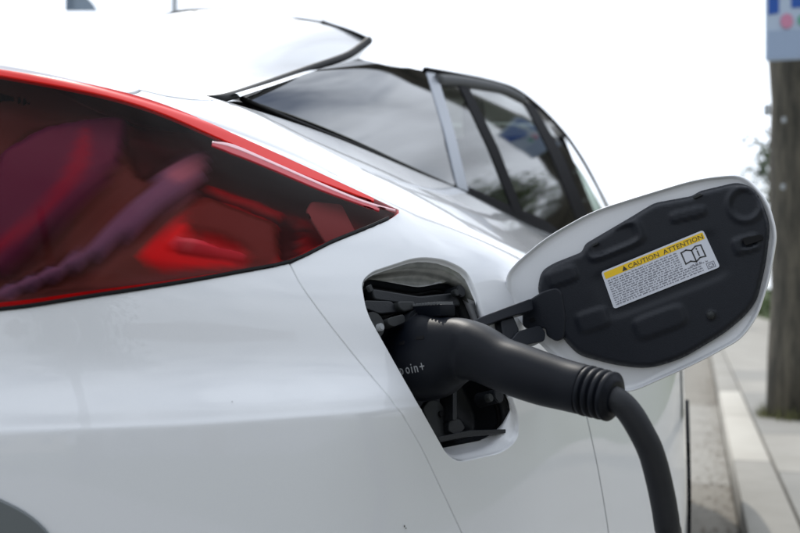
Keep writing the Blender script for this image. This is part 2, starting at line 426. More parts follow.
lawn = mesh('lawn', [(2.54, -40, .11), (40, -40, .11), (40, 300, .11), (2.54, 300, .11)], [(0, 1, 2, 3)], M['grass']); tag(lawn, kind='structure')

# ================================================================== BODY LOFT (the car's right half)
base = [(-.92, .60), (-.72, .612), (-.56, .652), (-.42, .738), (-.30, .87), (-.205, 1.05), (-.135, 1.32), (-.054, 1.68), (-.046, 2.15), (-.066, 3.2), (-.11, 4.3), (-.30, 5.0)]
crest = [(-.92, .715, 1.118), (-.73, .722, 1.114), (-.605, .750, 1.108), (-.505, .832, 1.088), (-.405, .965, 1.050), (-.317, 1.058, 1.001),
         (-.2225, 1.25, .956), (-.190, 1.68, .930), (-.172, 2.2, .920), (-.18, 3.2, .91), (-.32, 4.3, .90), (-.48, 4.95, .75)]
belt = [(-.92, .775, 1.140), (-.75, .775, 1.136), (-.632, .795, 1.128), (-.560, .885, 1.122), (-.512, 1.01, 1.122), (-.512, 1.35, 1.137),
        (-.475, 1.70, 1.124), (-.446, 1.91, 1.114), (-.402, 2.34, 1.084), (-.368, 3.1, 1.06), (-.42, 4.2, .98), (-.55, 4.9, .84)]
base, crest, belt = map(lambda a: np.array(a, float), (base, crest, belt))
cen = np.array([-.92, 2.8])
net = []
for i in range(len(base)):
    b = np.r_[base[i], .80]; c = crest[i]; t = belt[i]
    tn = base[min(i+1, len(base)-1)]-base[max(i-1, 0)]; nn = np.array([tn[1], -tn[0], 0]); nn /= np.linalg.norm(nn)
    zf = .85 if i < 10 else .6
    col_ = [b+[0, 0, -.62]-nn*.05, b+[0, 0, -.50]+nn*.012, b+[0, 0, -.30]+nn*.022, b+[0, 0, -.12]+nn*.018, b+[0, 0, -.018]+nn*.0150, b+[0, 0, .006]+nn*.0100]
    d = c-b; g = 1 if i < 5 else .8
    for a, bl in ((.14, .0085), (.40, .020*g+.006), (.70, .020*g+.004), (.93, .006)) if i < 5 else ((.14, .012), (.40, .028), (.70, .031), (.94, .013)): col_.append(b+d*a+nn*bl+np.array([0, 0, .006]))
    col_.append(c-np.array([0, 0, .001]))
    e = t-c
    for a, bl in ((.10, .003), (.5, .010), (1., 0)): col_.append(c+e*a+np.array([0, 0, bl]))
    col_.append(t+np.array([-.02 if i > 4 else -.0, .035 if i < 5 else 0, -.03]))
    net.append(col_)
body = Loft(net); TB = body.nt-2       # t of the belt / lip row
car = empty('parked_car', (-.92, 2.8, 0), 'white hatchback car parked at the kerb with its charging flap open', 'car')

lampT = [(-14, 69), (0, 71), (50, 79), (100, 88), (140, 98), (180, 112), (230, 134), (290, 161), (340, 184), (385, 205), (398, 211)]
lampB = [(398, 212.5), (388, 219), (365, 229), (330, 243), (290, 262), (240, 272), (190, 281), (140, 289), (80, 298), (30, 306), (-14, 311)]
def st(P): return body.inv(P)
ltS, lbS = st(catmull(lampT, 3)), st(catmull(lampB, 3))
# inner edge of the lamp lies out of frame, at station ~1.2
lampPoly = np.vstack([[(1.1, ltS[0][1]-.0)], ltS, lbS, [(1.1, lbS[-1][1]+.1)]])
portPx = round_poly([(361, 281), (372, 271), (418, 256), (445, 259), (467, 270), (477, 291), (499, 360), (520, 418), (518, 440), (503, 453), (458, 463), (446, 454), (366, 312)], [8, 6, 16, 10, 10, 12, 4, 14, 8, 10, 8, 6, 14])
portS = st(densify(portPx, 6))
gapPx = catmull([(290, 264), (303, 288), (330, 325), (363, 366), (393, 402), (418, 441), (440, 486), (462, 533)], 4)
gapS = st(gapPx)
gap_end = gapS[-1]; sgb = float(gap_end[0])+.15
gateS = st([(118, 92), (140, 90), (165, 96), (190, 99.5), (213, 100)])
sG = float(gateS[-1][0])
archc, archr = (2.30, .31), .345
ang = [R(a) for a in range(-50, 231, 7)]
archS = body.inv_yz([(archc[0]+archr*math.cos(a), archc[1]+archr*math.sin(a)) for a in ang])
fa_c = (4.35, .31)
archS2 = body.inv_yz([(fa_c[0]+archr*math.cos(a), fa_c[1]+archr*math.sin(a)) for a in ang])
door1 = body.inv_yz([(2.35, .27), (2.38, .45), (2.36, .62), (2.28, .78), (2.16, .93)]); 
shutS = st([(606, 520), (600, 480), (592, 440), (585, 405)])

def off_line(L, da, db=0): L = np.array(L, float); return L+np.array([da, db])
g = .006
# bumper skin
S0 = .0
bump = np.vstack([[(S0, 0), (sgb, 0)], off_line(gapS[::-1], -g), off_line(lbS[(lbS[:, 0] < gapS[0][0]-g*1.5)], 0, -.02), [(1.1, lbS[-1][1]+.08), (S0, lbS[-1][1]+.08)]])
RIM = M['paint']
panel('bumper', body, bump, (), M['paint'], car, step=.10)
# gate lip above the lamp
ltop = ltS[ltS[:, 0] < gateS[0][0]]
gate = np.vstack([[(S0, body.nt-1), (S0, ltS[0][1]+.03), (1.1, ltS[0][1]+.03)], off_line(ltop, 0, .03), off_line(gateS, -.006, .02), [(sG, body.nt-1)]])
panel('tailgate', body, gate, (), M['paint'], car, step=.10)
# quarter panel
ltq = ltS[ltS[:, 0] > gateS[0][0]+.02][::-1]
lbq = lbS[lbS[:, 0] > gapS[0][0]+.01][::-1]
SD = 8.0
qp = np.vstack([off_line(gateS, .012, -.02)[1:], [(sG+.02, TB), (SD, TB), (SD, 9.), (7.95, 6.)], [(7.95, 5.5)], [(8.05, 5.), (8.4, 4.), (8.56, 2.2), (8.56, 0)], [(sgb+.02, 0)], off_line(gapS[::-1], g), off_line(lbq, 0, -.02), off_line(ltq, 0, .03)])
archhole = np.vstack([archS])
def with_arch(poly, arch, lo, hi):
    """run an arch cut into the bottom edge (t=0) of an outline that goes from high s to low s there"""
    out_ = []
    n = len(poly)
    for i in range(n):
        a, b = poly[i], poly[(i+1) % n]; out_.append(a)
        if abs(a[1]) < 1e-6 and abs(b[1]) < 1e-6 and a[0] > hi > lo > b[0]:
            A = arch if arch[0][0] > arch[-1][0] else arch[::-1]
            A = A[A[:, 1] > .05]; out_.append((A[0][0], 0)); out_ += [tuple(p) for p in A]; out_.append((A[-1][0], 0))
    return np.array(out_)
qp = with_arch(qp, archS, archS[:, 0].min(), archS[:, 0].max()) 
panel('quarter_panel', body, qp, (portS,), M['paint'], car, step=.10)
# doors
SF = 9.05
rd = np.array([(8.012, TB), (SF, TB), (SF, 6), (SF, 0.9), (8.572, .9), (8.572, 2.2), (8.412, 4.), (8.062, 5.), (7.962, 5.5), (7.962, 6), (8.012, 9.)])
panel('rear_door', body, rd, (), M['paint'], car, step=.2)
fd = np.array([(SF+.012, TB), (9.75, TB), (9.75, 0.9), (SF+.012, .9)])
panel('front_door', body, fd, (), M['paint'], car, step=.2)
fend = with_arch(np.array([(9.762, TB), (11, TB), (11, 0), (9.762, 0)]), archS2, archS2[:, 0].min(), archS2[:, 0].max())
panel('front_wing', body, fend, (), M['paint'], car, step=.2)
panel('sill', body, np.array([(8.572, .88), (9.69, .88), (9.69, 0), (8.572, 0)]), (), M['black_trim'], car, step=.3)
for cc_ in (archc, fa_c):
    a_out = body.inv_yz([(cc_[0]+(archr+.022)*math.cos(a), cc_[1]+(archr+.022)*math.sin(a)) for a in ang]); a_in = body.inv_yz([(cc_[0]+(archr-.004)*math.cos(a), cc_[1]+(archr-.004)*math.sin(a)) for a in ang])
    k_ = (a_out[:, 1] > .05) & (a_in[:, 1] > .05); panel('arch_moulding', body, np.vstack([a_out[k_], a_in[k_][::-1]]), (), M['black_trim'], car, off=.006, step=.15, flange=.006)
seamL = catmull([(584, 405), (592, 440), (600, 480), (607, 522), (612, 560)], 3)
panel('panel_seam', body, st(np.vstack([seamL-[.25, 0], (seamL+[.25, 0])[::-1]])), (), mat('seam_grey', (.34, .345, .35), .7), car, off=.0004, step=.1, flange=0)
# dark structure behind the skins (seen in the shut lines)
sh = np.array([(0, body.nt-1.05), (11, body.nt-1.05), (11, 1.9), (0, 1.9)])
lamp_in = np.vstack([[(1.13, ltS[0][1]-.05)], off_line(ltS[:-2], 0, -.0), off_line(lbS[1:], 0, .0), [(1.13, lbS[-1][1]+.1)]])
shell = panel('body_shell', body, sh, (lampPoly, portS), M['shell'], car, off=-.010, step=.25, flange=0)

# ------------------------------------------------------------------ tail light
lamp = panel('tail_light', body, lampPoly, (), M['lampdark'], car, off=-.062, step=.12, flange=-.055)
lamp.data.materials[0] = M['lampdark']
lens = panel('lens', body, lampPoly, (), M['lamplens'], lamp, off=.0015, step=.10, flange=.004)
def lp(P, k=3): return st(catmull(P, k))
def ribbon(name, outline, m, off, k=2, flange=.006):
    S = st(smooth_closed(outline, k)); return panel(name, body, S, (), m, lamp, off=off, step=.06, flange=flange)
# bright red band along the upper edge, just under the lens
T_ = np.array(catmull(lampT, 3)); T_ = T_[T_[:, 0] < 374]
band = np.vstack([T_+[0, .8], (T_+np.stack([np.zeros(len(T_)), np.interp(T_[:, 0], [0, 60, 200, 300, 374], [6, 7, 11, 10, 3.5])], -1))[::-1]])
panel('red_band', body, st(band), (), M['red'], lamp, off=.0026, step=.06, flange=.004)
B_ = np.array(catmull(lampB[1:], 3))
band2 = np.vstack([B_-[0, 1.2], (B_-np.stack([np.zeros(len(B_)), np.interp(B_[:, 0], [0, 200, 390], [7, 5, 4])], -1))[::-1]])
panel('lower_red_edge', body, st(band2), (), M['reddeep'], lamp, off=-.006, step=.06, flange=.004)
panel('black_sill', body, st(np.vstack([B_+[0, .6], (B_+[0, -1.4])[::-1]])), (), M['rubber'], lamp, off=.002, step=.06, flange=.004)
def poly_px(name, P, m, off, rr=6, flange=.012):
    return panel(name, body, st(densify(round_poly(P, rr, 4), 8)), (), m, lamp, off=off, step=.06, flange=flange)
LAY = [  # bowl shapes with lens reflections painted in: outline, colour, height, softness in px
 ([(60, 240), (120, 130), (150, 135), (175, 150), (160, 190), (120, 215), (80, 250)], (.075, .07, .045), .004, 7),
 ([(90, 270), (150, 222), (215, 190), (235, 190), (236, 262), (120, 288)], (.10, .11, .08), .004, 6),
 ([(140, 105), (180, 120), (205, 136), (180, 150), (150, 150)], (.03, .02, .015), .0, 5),
 ([(-12, 148), (20, 118), (45, 105), (90, 99), (128, 100), (134, 112), (120, 150), (80, 190), (40, 225), (-12, 264)], (.10, .055, .17), .016, 4),
 ([(-12, 232), (28, 203), (62, 165), (84, 118), (94, 112), (92, 150), (60, 186), (20, 224), (-12, 244)], (.26, .03, .12), .017, 6),
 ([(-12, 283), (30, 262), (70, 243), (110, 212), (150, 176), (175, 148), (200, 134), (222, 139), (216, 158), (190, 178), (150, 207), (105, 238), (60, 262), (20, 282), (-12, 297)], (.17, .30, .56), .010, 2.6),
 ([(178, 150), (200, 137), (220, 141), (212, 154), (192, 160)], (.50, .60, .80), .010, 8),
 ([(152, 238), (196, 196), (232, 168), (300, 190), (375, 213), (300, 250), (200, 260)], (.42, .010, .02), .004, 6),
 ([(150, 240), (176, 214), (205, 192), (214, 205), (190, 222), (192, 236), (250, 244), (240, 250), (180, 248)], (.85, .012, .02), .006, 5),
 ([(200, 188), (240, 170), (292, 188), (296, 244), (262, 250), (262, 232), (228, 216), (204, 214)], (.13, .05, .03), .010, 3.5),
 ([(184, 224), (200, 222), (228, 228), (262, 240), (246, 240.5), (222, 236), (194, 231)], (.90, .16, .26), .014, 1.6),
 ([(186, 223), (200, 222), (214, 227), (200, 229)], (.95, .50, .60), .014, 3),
 ([(222, 158), (290, 186), (330, 204), (318, 212), (280, 196), (222, 172)], (.03, .012, .01), .0, 4),
 ([(-12, 296), (60, 284), (130, 268), (200, 252), (290, 250), (240, 268), (140, 284), (30, 301), (-12, 306)], (.10, .10, .09), .004, 5),
 ([(232, 161), (290, 184), (340, 205), (366, 217), (340, 210), (290, 190), (232, 167)], (.45, .012, .02), .004, 2),
 ([(244, 176), (290, 196), (345, 216), (290, 201), (244, 181)], (.38, .012, .02), .004, 2),
 ([(330, 214), (375, 214), (380, 219), (340, 238), (322, 236)], (.40, .012, .02), .002, 4),
 ([(297, 192), (318, 200), (318, 238), (300, 246)], (.05, .012, .012), -.004, 2.5)]
vs, fs = triangulate(densify(lampPoly, .05), [], .058)
Pl = body.ev(vs[:, 0], vs[:, 1]); Nl = body.nm(vs[:, 0], vs[:, 1]); qx = proj(Pl)[0]
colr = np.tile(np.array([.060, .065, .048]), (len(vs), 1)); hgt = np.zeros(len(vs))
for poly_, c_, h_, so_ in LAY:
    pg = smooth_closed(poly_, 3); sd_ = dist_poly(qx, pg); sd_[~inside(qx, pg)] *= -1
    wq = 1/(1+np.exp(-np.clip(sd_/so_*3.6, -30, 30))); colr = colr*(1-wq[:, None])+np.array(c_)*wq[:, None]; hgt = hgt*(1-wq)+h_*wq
ed = dist_poly(qx, proj(body.ev(lampPoly[:, 0], lampPoly[:, 1]))[0]); ek = 1-np.exp(-ed/7)
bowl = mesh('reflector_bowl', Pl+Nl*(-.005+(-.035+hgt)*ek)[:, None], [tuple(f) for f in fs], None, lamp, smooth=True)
ca = bowl.data.color_attributes.new('painted_tones', 'FLOAT_COLOR', 'POINT')
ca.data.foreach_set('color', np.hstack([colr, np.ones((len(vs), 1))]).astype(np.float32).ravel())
bmt = mat('reflector_with_reflections', (.1, .1, .1), .35, spec=.35); _v = bmt.node_tree.nodes.new('ShaderNodeVertexColor'); _v.layer_name = 'painted_tones'
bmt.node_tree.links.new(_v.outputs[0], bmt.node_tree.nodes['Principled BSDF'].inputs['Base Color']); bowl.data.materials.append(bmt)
def strip(name, line, wd, m, off, flange=.004):
    C_ = catmull(line, 4); w_ = np.interp(np.linspace(0, 1, len(C_)), np.linspace(0, 1, len(wd)), wd)
    t_ = np.gradient(C_, axis=0); t_ /= np.linalg.norm(t_, axis=1)[:, None]; n_ = np.stack([-t_[:, 1], t_[:, 0]], -1)*w_[:, None]/2
    return panel(name, body, st(np.vstack([C_+n_, (C_-n_)[::-1]])), (), m, lamp, off=off, step=.06, flange=flange)
strip('upper_guide', [(212, 144), (232, 148), (270, 164), (320, 186), (362, 203), (394, 212)], [1, 2.8, 2.0, 1.8, 1.5, .8], M['redpale'], .0030, .002)
strip('upper_guide_edge', [(212, 146), (232, 151), (270, 167), (320, 189), (378, 211)], [2, 7.5, 5.5, 4, 2], M['redpink'], .0024, .002)
stick = glass_mat('clear_sticker', (.80, .78, .78), 1.3)
poly_px('lens_sticker', [(318, 193), (347, 196), (362, 226), (333, 236), (313, 203)], mat('etched_patch', (.22, .16, .16), .6), -.012, 3, .002)

# ------------------------------------------------------------------ black lower bumper insert (bottom left corner)
insS = st(catmull([(-25, 488), (0, 500), (25, 513), (45, 530), (62, 556), (80, 600), (88, 650)], 3))
panel('bumper_insert', body, np.vstack([insS, [(insS[-1][0], 1.6), (.0, 1.6), (.0, insS[0][1])]]), (), mat('insert_grey', (.10, .115, .12), .45, coat=.6), car, off=.004, step=.12, flange=.008)

# ------------------------------------------------------------------ charging port
pc = st([(440, 355)])[0]; PO = body.ev(*pc)[0]; PN = body.nm(*pc)[0]
PN = PN*1.0; PN /= np.linalg.norm(PN)
print('port normal', PN, 'origin', PO)
def pp(px, py, d=0.): return on_plane(px, py, PO-PN*d, PN)
NR = 96
port = empty('charging_port', tuple(PO)); port.parent = car; port.matrix_parent_inverse = root_inv(car)
outer3 = body.ev(resample(portS, NR)[:, 0], resample(portS, NR)[:, 1])
inPx = round_poly([(352, 290), (366, 279), (392, 283), (418, 288), (446, 282), (458, 290), (468, 312), (494, 372), (512, 412), (512, 432), (498, 437), (452, 446), (432, 450), (352, 310)], [8, 6, 8, 8, 8, 10, 8, 8, 10, 6, 10, 6, 8, 10])
# align starts
def ring_align(A2, B2):
    k = ((B2-A2[0])**2).sum(1).argmin(); return np.roll(B2, -k, 0)
A2 = proj(outer3)[0]; 
B2 = ring_align(A2, resample(inPx, NR))
inner3 = np.array([pp(p[0], p[1], .030) for p in B2])
an = body.nm(resample(portS, NR)[:, 0], resample(portS, NR)[:, 1])
rows = [outer3-an*.0005]
cen3 = outer3.mean(0)
def toward(P, k): d = cen3-P; d = d-PN*(d@PN)[:, None]; d /= np.linalg.norm(d, axis=1)[:, None]; return P+d*k
rows.append(toward(outer3-an*.0025, .0012)); rows.append(toward(outer3-an*.006, .0020))
mid = .5*outer3+.5*inner3; rows.append(toward(outer3, .002)*.75+inner3*.25-0*PN); rows.append(mid-PN*.004); rows.append(.2*outer3+.8*inner3-PN*.004); rows.append(inner3)
V = np.vstack(rows); F = []
for r_ in range(len(rows)-1):
    for k in range(NR): F.append((r_*NR+k, r_*NR+(k+1) % NR, (r_+1)*NR+(k+1) % NR, (r_+1)*NR+k))
ps = mesh('port_surround', V, F, M['paint'], port, smooth=True)
gm = mat('shaded_paint_grey', (.16, .165, .155), .25, coat=.8, noise=(45, .25, (.24, .24, .225)))  # white paint greyed, shade under the recess top put into the colour
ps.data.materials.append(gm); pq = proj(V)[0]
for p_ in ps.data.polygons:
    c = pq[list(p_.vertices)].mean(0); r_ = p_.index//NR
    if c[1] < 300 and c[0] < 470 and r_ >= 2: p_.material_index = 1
# black liner dish
c3 = inner3.mean(0)
def shrink(P, f, d): return c3+(P-c3)*f-PN*d
rows = [inner3+PN*.001, shrink(inner3, .985, .003), shrink(inner3, .96, .004), shrink(inner3, .94, .010), shrink(inner3, .92, .045), shrink(inner3, .90, .050)]
V = np.vstack(rows+[np.array([c3-PN*.050])]); F = []
for r_ in range(len(rows)-1):
    for k in range(NR): F.append((r_*NR+k, r_*NR+(k+1) % NR, (r_+1)*NR+(k+1) % NR, (r_+1)*NR+k))
n0 = (len(rows)-1)*NR
for k in range(NR): F.append((n0+k, n0+(k+1) % NR, len(V)-1))
o = mesh('port_liner', V, F, M['liner2'], port, smooth=True)
fr = frame(PN)
sl_ = shrink(inner3, .935, .012); sl_ = np.vstack([sl_, sl_[:1]]); tube('port_seal', sl_, [.0028]*len(sl_), M['rubber'], port, 8, cap=False, upv=PN)
def disc(name, px, py, d0, r, h, m, parent, bev=.001, seg=28, hole=0):
    bm = bmesh.new(); bmesh.ops.create_cone(bm, cap_ends=True, segments=seg, radius1=r, radius2=r*.94, depth=h)
    if bev: bmesh.ops.bevel(bm, geom=[e for e in bm.edges if len(e.link_faces) == 2 and e.calc_face_angle(0) > .8], offset=bev, segments=2, affect='EDGES')
    bmesh.ops.transform(bm, matrix=Matrix.Translation(Vector(pp(px, py, d0)))@fr, verts=bm.verts)
    return bmobj(name, bm, m, parent, smooth=True, autosmooth=.7)
def plate(name, P, d0, h, m, bev=.0012, rr=3):
    pts = [pp(p[0], p[1], d0) for p in round_poly(P, rr, 3)]
    return slab(name, pts, PN, h, m, port, bev=bev)
disc('socket_collar', 418, 345, .026, .038, .045, M['liner2'], port, .003, 40)
disc('screw_boss', 455, 293, .026, .007, .02, M['liner2'], port)
disc('screw_boss', 489, 398, .018, .008, .03, M['liner2'], port)
disc('screw_head', 489, 398, .002, .0045, .006, M['greyplastic'], port, .0006, 12)
disc('screw_head', 455, 293, .0155, .004, .006, M['greyplastic'], port, .0006, 12)
plate('cable_clip', [(423, 408), (429, 400), (440, 401), (448, 414), (449, 440), (436, 444)], .030, .008, M['greyplastic'])
disc('clip_hole', 441, 414, .029, .0035, .003, M['rubber'], port, .0003, 16)
plate('bracket', [(449, 420), (460, 418), (466, 428), (458, 436), (449, 432)], .022, .01, M['liner2'])
plate('vertical_rib', [(453, 380), (457, 380), (457, 420), (453, 420)], .016, .02, M['liner2'], .0006, 1)
plate('horizontal_rib', [(438, 437), (470, 430), (506, 429), (506, 433), (470, 436), (440, 442)], .014, .01, M['liner2'], .001, 1)
plate('grey_latch', [(368, 286), (371, 284), (374, 290), (371, 292)], .004, .004, M['greyplastic'], .0004, 1)
# round cap tether and latch mechanism at the upper left
disc('cap_hinge', 371, 326, .012, .0135, .014, M['greyplastic'], port, .002)
disc('cap_hinge_pin', 378, 328, .006, .004, .012, M['print_grey'], port, .001, 18)
plate('latch_block', [(398, 301), (415, 301), (416, 309), (404, 312), (399, 308)], .010, .014, M['greyplastic'], .0015, 3)
plate('latch_lever', [(388, 318), (404, 314), (406, 322), (394, 327), (388, 324)], .004, .012, M['greyplastic'], .0015, 3)
plate('latch_arm', [(364, 300), (392, 301), (400, 312), (380, 314), (364, 308)], .016, .012, M['liner2'], .0015, 3)
plate('upper_ledge', [(372, 288), (420, 296), (456, 292), (462, 306), (420, 306), (374, 300)], .022, .012, M['liner2'], .002, 4)

# ------------------------------------------------------------------ charging flap (open, inner side to the camera)
FL = atD(520, 290, 1.118); FR_ = atD(765, 235, 1.0); FB = atD(640, 375, 1.063)
FN = np.cross(FR_-FL, FB-FL); FN /= np.linalg.norm(FN)
if FN@(CAM-FL) < 0: FN = -FN
def fp(px, py, d=0.): return on_plane(px, py, FL+FN*d, FN)
skinPx = round_poly([(506, 276), (515, 264), (545, 238), (593, 211), (640, 196), (700, 178), (744, 174), (768, 200), (777.5, 234), (770, 279), (758, 316), (742, 339), (700, 362), (628, 394), (588, 386), (540, 345), (508, 306)], [10, 14, 20, 20, 24, 24, 14, 14, 12, 18, 12, 12, 20, 16, 18, 24, 14], 5)
def crown(P3, amt):   # the flap is gently domed away from the camera
    c = P3.mean(0); d = np.linalg.norm(P3-c, axis=1); return P3-FN[None]*(-(d**2)*amt)[:, None]
sk = np.array([fp(p[0], p[1], -.002) for p in skinPx])
rows = []
sc_ = sk.mean(0)
def sc3(P, f, d): return sc_+(P-sc_)*f+FN*d
for f, d in ((.80, -.001), (.90, -.001), (.962, -.0005), (.972, .0002), (.985, .0026), (.993, .0032), (1., .0022), (1.003, 0), (1.0, -.003), (.992, -.0055), (.90, -.010), (.6, -.015), (.3, -.017)): rows.append(sc3(sk, f, d))
n_ = len(sk); V = np.vstack(rows+[np.array([sc_-FN*.0175]), np.array([sc_-FN*.001])]); F = []
for r_ in range(len(rows)-1):
    for k in range(n_): F.append((r_*n_+k, r_*n_+(k+1) % n_, (r_+1)*n_+(k+1) % n_, (r_+1)*n_+k))
for k in range(n_): F.append(((len(rows)-1)*n_+k, (len(rows)-1)*n_+(k+1) % n_, len(V)-2)); F.append((k, len(V)-1, (k+1) % n_))
flap = mesh('charging_flap', V, F, M['paint'], car, smooth=True)
# black liner with moulded relief
linPx = round_poly([(537, 292), (541, 271), (554, 263), (582, 252), (585, 244), (631, 217), (654, 203), (692, 196), (700, 191), (738, 182), (754, 188), (764, 206), (770.5, 226), (766, 264), (757, 301), (745, 316), (725, 333), (682, 359), (648, 369), (614, 365), (578, 355), (564, 340), (550, 312)], [8, 8, 6, 4, 4, 8, 6, 4, 4, 14, 8, 8, 10, 12, 10, 8, 10, 14, 14, 14, 8, 6, 8], 4)
def relief(px, py):
    h = 0.
    def bumpd(x, y, cx, cy, ax, ay, rot, e=5.):
        c_, s_ = math.cos(R(rot)), math.sin(R(rot)); dx, dy = x-cx, y-cy; u = (dx*c_+dy*s_)/ax; v = (-dx*s_+dy*c_)/ay
        r_ = (abs(u)**e+abs(v)**e)**(1/e); return .5*(1-math.tanh((r_-1)*13))
    h += .0040*bumpd(px, py, 614, 240, 30, 13, -22)-.0058*bumpd(px, py, 612, 240, 25, 9, -22)
    h += .0030*bumpd(px, py, 745, 204, 19, 19, 0, 2)-.0045*bumpd(px, py, 745, 204, 14, 14, 0, 2)
    h += .0034*bumpd(px, py, 746, 244, 13, 8, -15)-.0040*bumpd(px, py, 750, 243, 8, 4, -15)
    h += .0028*bumpd(px, py, 688, 214, 18, 5, -14)
    h += .0030*bumpd(px, py, 562, 276, 15, 8, -20)
    h += .0030*bumpd(px, py, 660, 322, 26, 11, -20)
    h -= .0022*bumpd(px, py, 661, 275, 64, 24, -21, 8)
    h += .0026*bumpd(px, py, 711, 315, 4, 4, 0, 2)
    h += .0026*bumpd(px, py, 593, 320, 16, 10, -18)
    return h*.72
vs, fs = triangulate(densify(linPx, 2.2), [], 2.3)
ldist = dist_poly(vs, densify(linPx, 2.2))
V = []; 
for (x, y_), dd in zip(vs, ldist): V.append(fp(x, y_, .001+.0075*min(1, (dd/3.4))**.6+relief(x, y_)))
nv = len(V); F = [tuple(f) for f in fs]
ob = mesh('flap_liner', V, F, M['liner'], flap, smooth=True)
# orient outwards
me = ob.data; me.update()
if sum(p.normal.dot(Vector(FN)) for p in me.polygons) < 0: me.flip_normals()
def fplate(name, P, d, h, m, parent=flap, bev=.0006, rr=2):
    return slab(name, [fp(p[0], p[1], d) for p in round_poly(P, rr, 3)], FN, h, m, parent, bev=bev)
LD = .0078
fplate('rim_clip', [(591, 245), (597, 242), (598, 244), (592, 247)], .0120, .006, M['greyplastic'])
fplate('rim_clip', [(692, 197), (700, 193), (703, 195), (694, 199)], .0110, .006, M['greyplastic'])
fplate('liner_notch', [(742, 238), (762, 234), (763, 240), (745, 246)], .0115, .003, M['rubber'])
bmn = bmesh.new(); bmesh.ops.create_uvsphere(bmn, u_segments=16, v_segments=10, radius=.0045); bmesh.ops.translate(bmn, vec=Vector(fp(711, 315, .0105)), verts=bmn.verts)
bmobj('rubber_stop', bmn, M['greyplastic'], flap, smooth=True)
# warning label
LC = [(601, 272), (703, 230), (720, 267), (614, 309)]
def lab(u, v, d=LD+.0006):    # u right 0..1, v down 0..1
    a, b, c, e = [np.array(p, float) for p in LC]
    p = (a*(1-u)+b*u)*(1-v)+(e*(1-u)+c*u)*v
    return fp(p[0], p[1], d)
def lquad(V, F, u0, v0, u1, v1, d):
    i = len(V); V += [lab(u0, v0, d), lab(u1, v0, d), lab(u1, v1, d), lab(u0, v1, d)]; F.append((i, i+1, i+2, i+3))
def lslab(name, uv, m, d0, d1, rr=.02):
    pts = [lab(u, v, d1) for u, v in uv]; return slab(name, pts, FN, d1-d0, m, flap)
def rrect(u0, v0, u1, v1, r_, asp=2.6):
    P = [(u0*asp, v0), (u1*asp, v0), (u1*asp, v1), (u0*asp, v1)]; return [(p[0]/asp, p[1]) for p in round_poly(P, r_, 4)]
lslab('warning_label', rrect(0, 0, 1, 1, .07), M['label'], LD-.001, LD+.0012)
lslab('label_header', rrect(.018, .045, .985, .215, .03), M['yellow'], LD+.0012, LD+.0014)
XD = lab(1, 0)-lab(0, 0); YD = lab(0, 0)-lab(0, 1)
LW = np.linalg.norm(XD); LH = np.linalg.norm(YD)
text('label_heading', 'CAUTION  ATTENTION', LH*.165, lab(.245, .195, LD+.0015), XD, YD, M['ink'], flap, width=LW*.72)
# warning triangle before the heading
V = []; F = []
V += [lab(.185, .195, LD+.0016), lab(.235, .195, LD+.0016), lab(.21, .075, LD+.0016)]; F.append((0, 1, 2)); mesh('warning_triangle', V, F, M['ink'], flap)
# fine print: lines of very small unreadable words
V = []; F = []; rr_ = random.Random(3)
for r_ in range(12):
    v0 = .262+r_*.058; u = .03; u_end = (.70 if r_ < 4 else .80 if r_ < 7 else .93 if r_ < 9 else .86)
    if r_ < 8: u_end = .70
    while u < u_end:
        wl = rr_.uniform(.012, .050); u1 = min(u+wl, u_end); q = u
        while q < u1-.003:
            hh = rr_.choice((.022, .022, .030, .034)); lquad(V, F, q, v0+.034-hh, min(q+.0052, u1), v0+.034, LD+.0014); q += .0078
        u = u1+rr_.uniform(.007, .011)
mesh('fine_print', V, F, M['label_ink2'], flap)
# open book with an i on its right-hand page
V = []; F = []
def bk(p, q, wd=.0007):
    a, b = lab(*p, LD+.0014), lab(*q, LD+.0014); d = b-a; d /= np.linalg.norm(d); s_ = np.cross(FN, d)*wd; i = len(V); V.extend([a-s_-d*wd, b-s_+d*wd, b+s_+d*wd, a+s_-d*wd]); F.append((i, i+1, i+2, i+3))
bx0, bxm, bx1 = .735, .83, .925
for p, q in [((bx0, .32), (bx0, .62)), ((bx1, .32), (bx1, .62)), ((bxm, .37), (bxm, .66)), ((bx0, .32), (.785, .30)), ((.785, .30), (bxm, .36)), ((bxm, .36), (.875, .30)), ((.875, .30), (bx1, .32)),
             ((bx0, .62), (.785, .60)), ((.785, .60), (bxm, .66)), ((bxm, .66), (.875, .60)), ((.875, .60), (bx1, .62)), ((.875, .43), (.875, .54)), ((.875, .36), (.875, .375))]: bk(p, q, .0007)
mesh('open_book_symbol', V, F, M['ink'], flap)
V = []; F = []
for p, q in [((.90, .80), (.97, .80)), ((.97, .80), (.97, .94)), ((.97, .94), (.90, .94)), ((.90, .94), (.90, .80))]: bk(p, q, .00025)
mesh('code_box', V, F, M['label_ink2'], flap)
text('code_text', 'C3', LH*.12, lab(.908, .915, LD+.0015), XD, YD, M['label_ink2'], flap)
text('voltage_text', 'L.PR. IN. IN.', LH*.06, lab(.76, .735, LD+.0015), XD, YD, M['label_ink2'], flap)

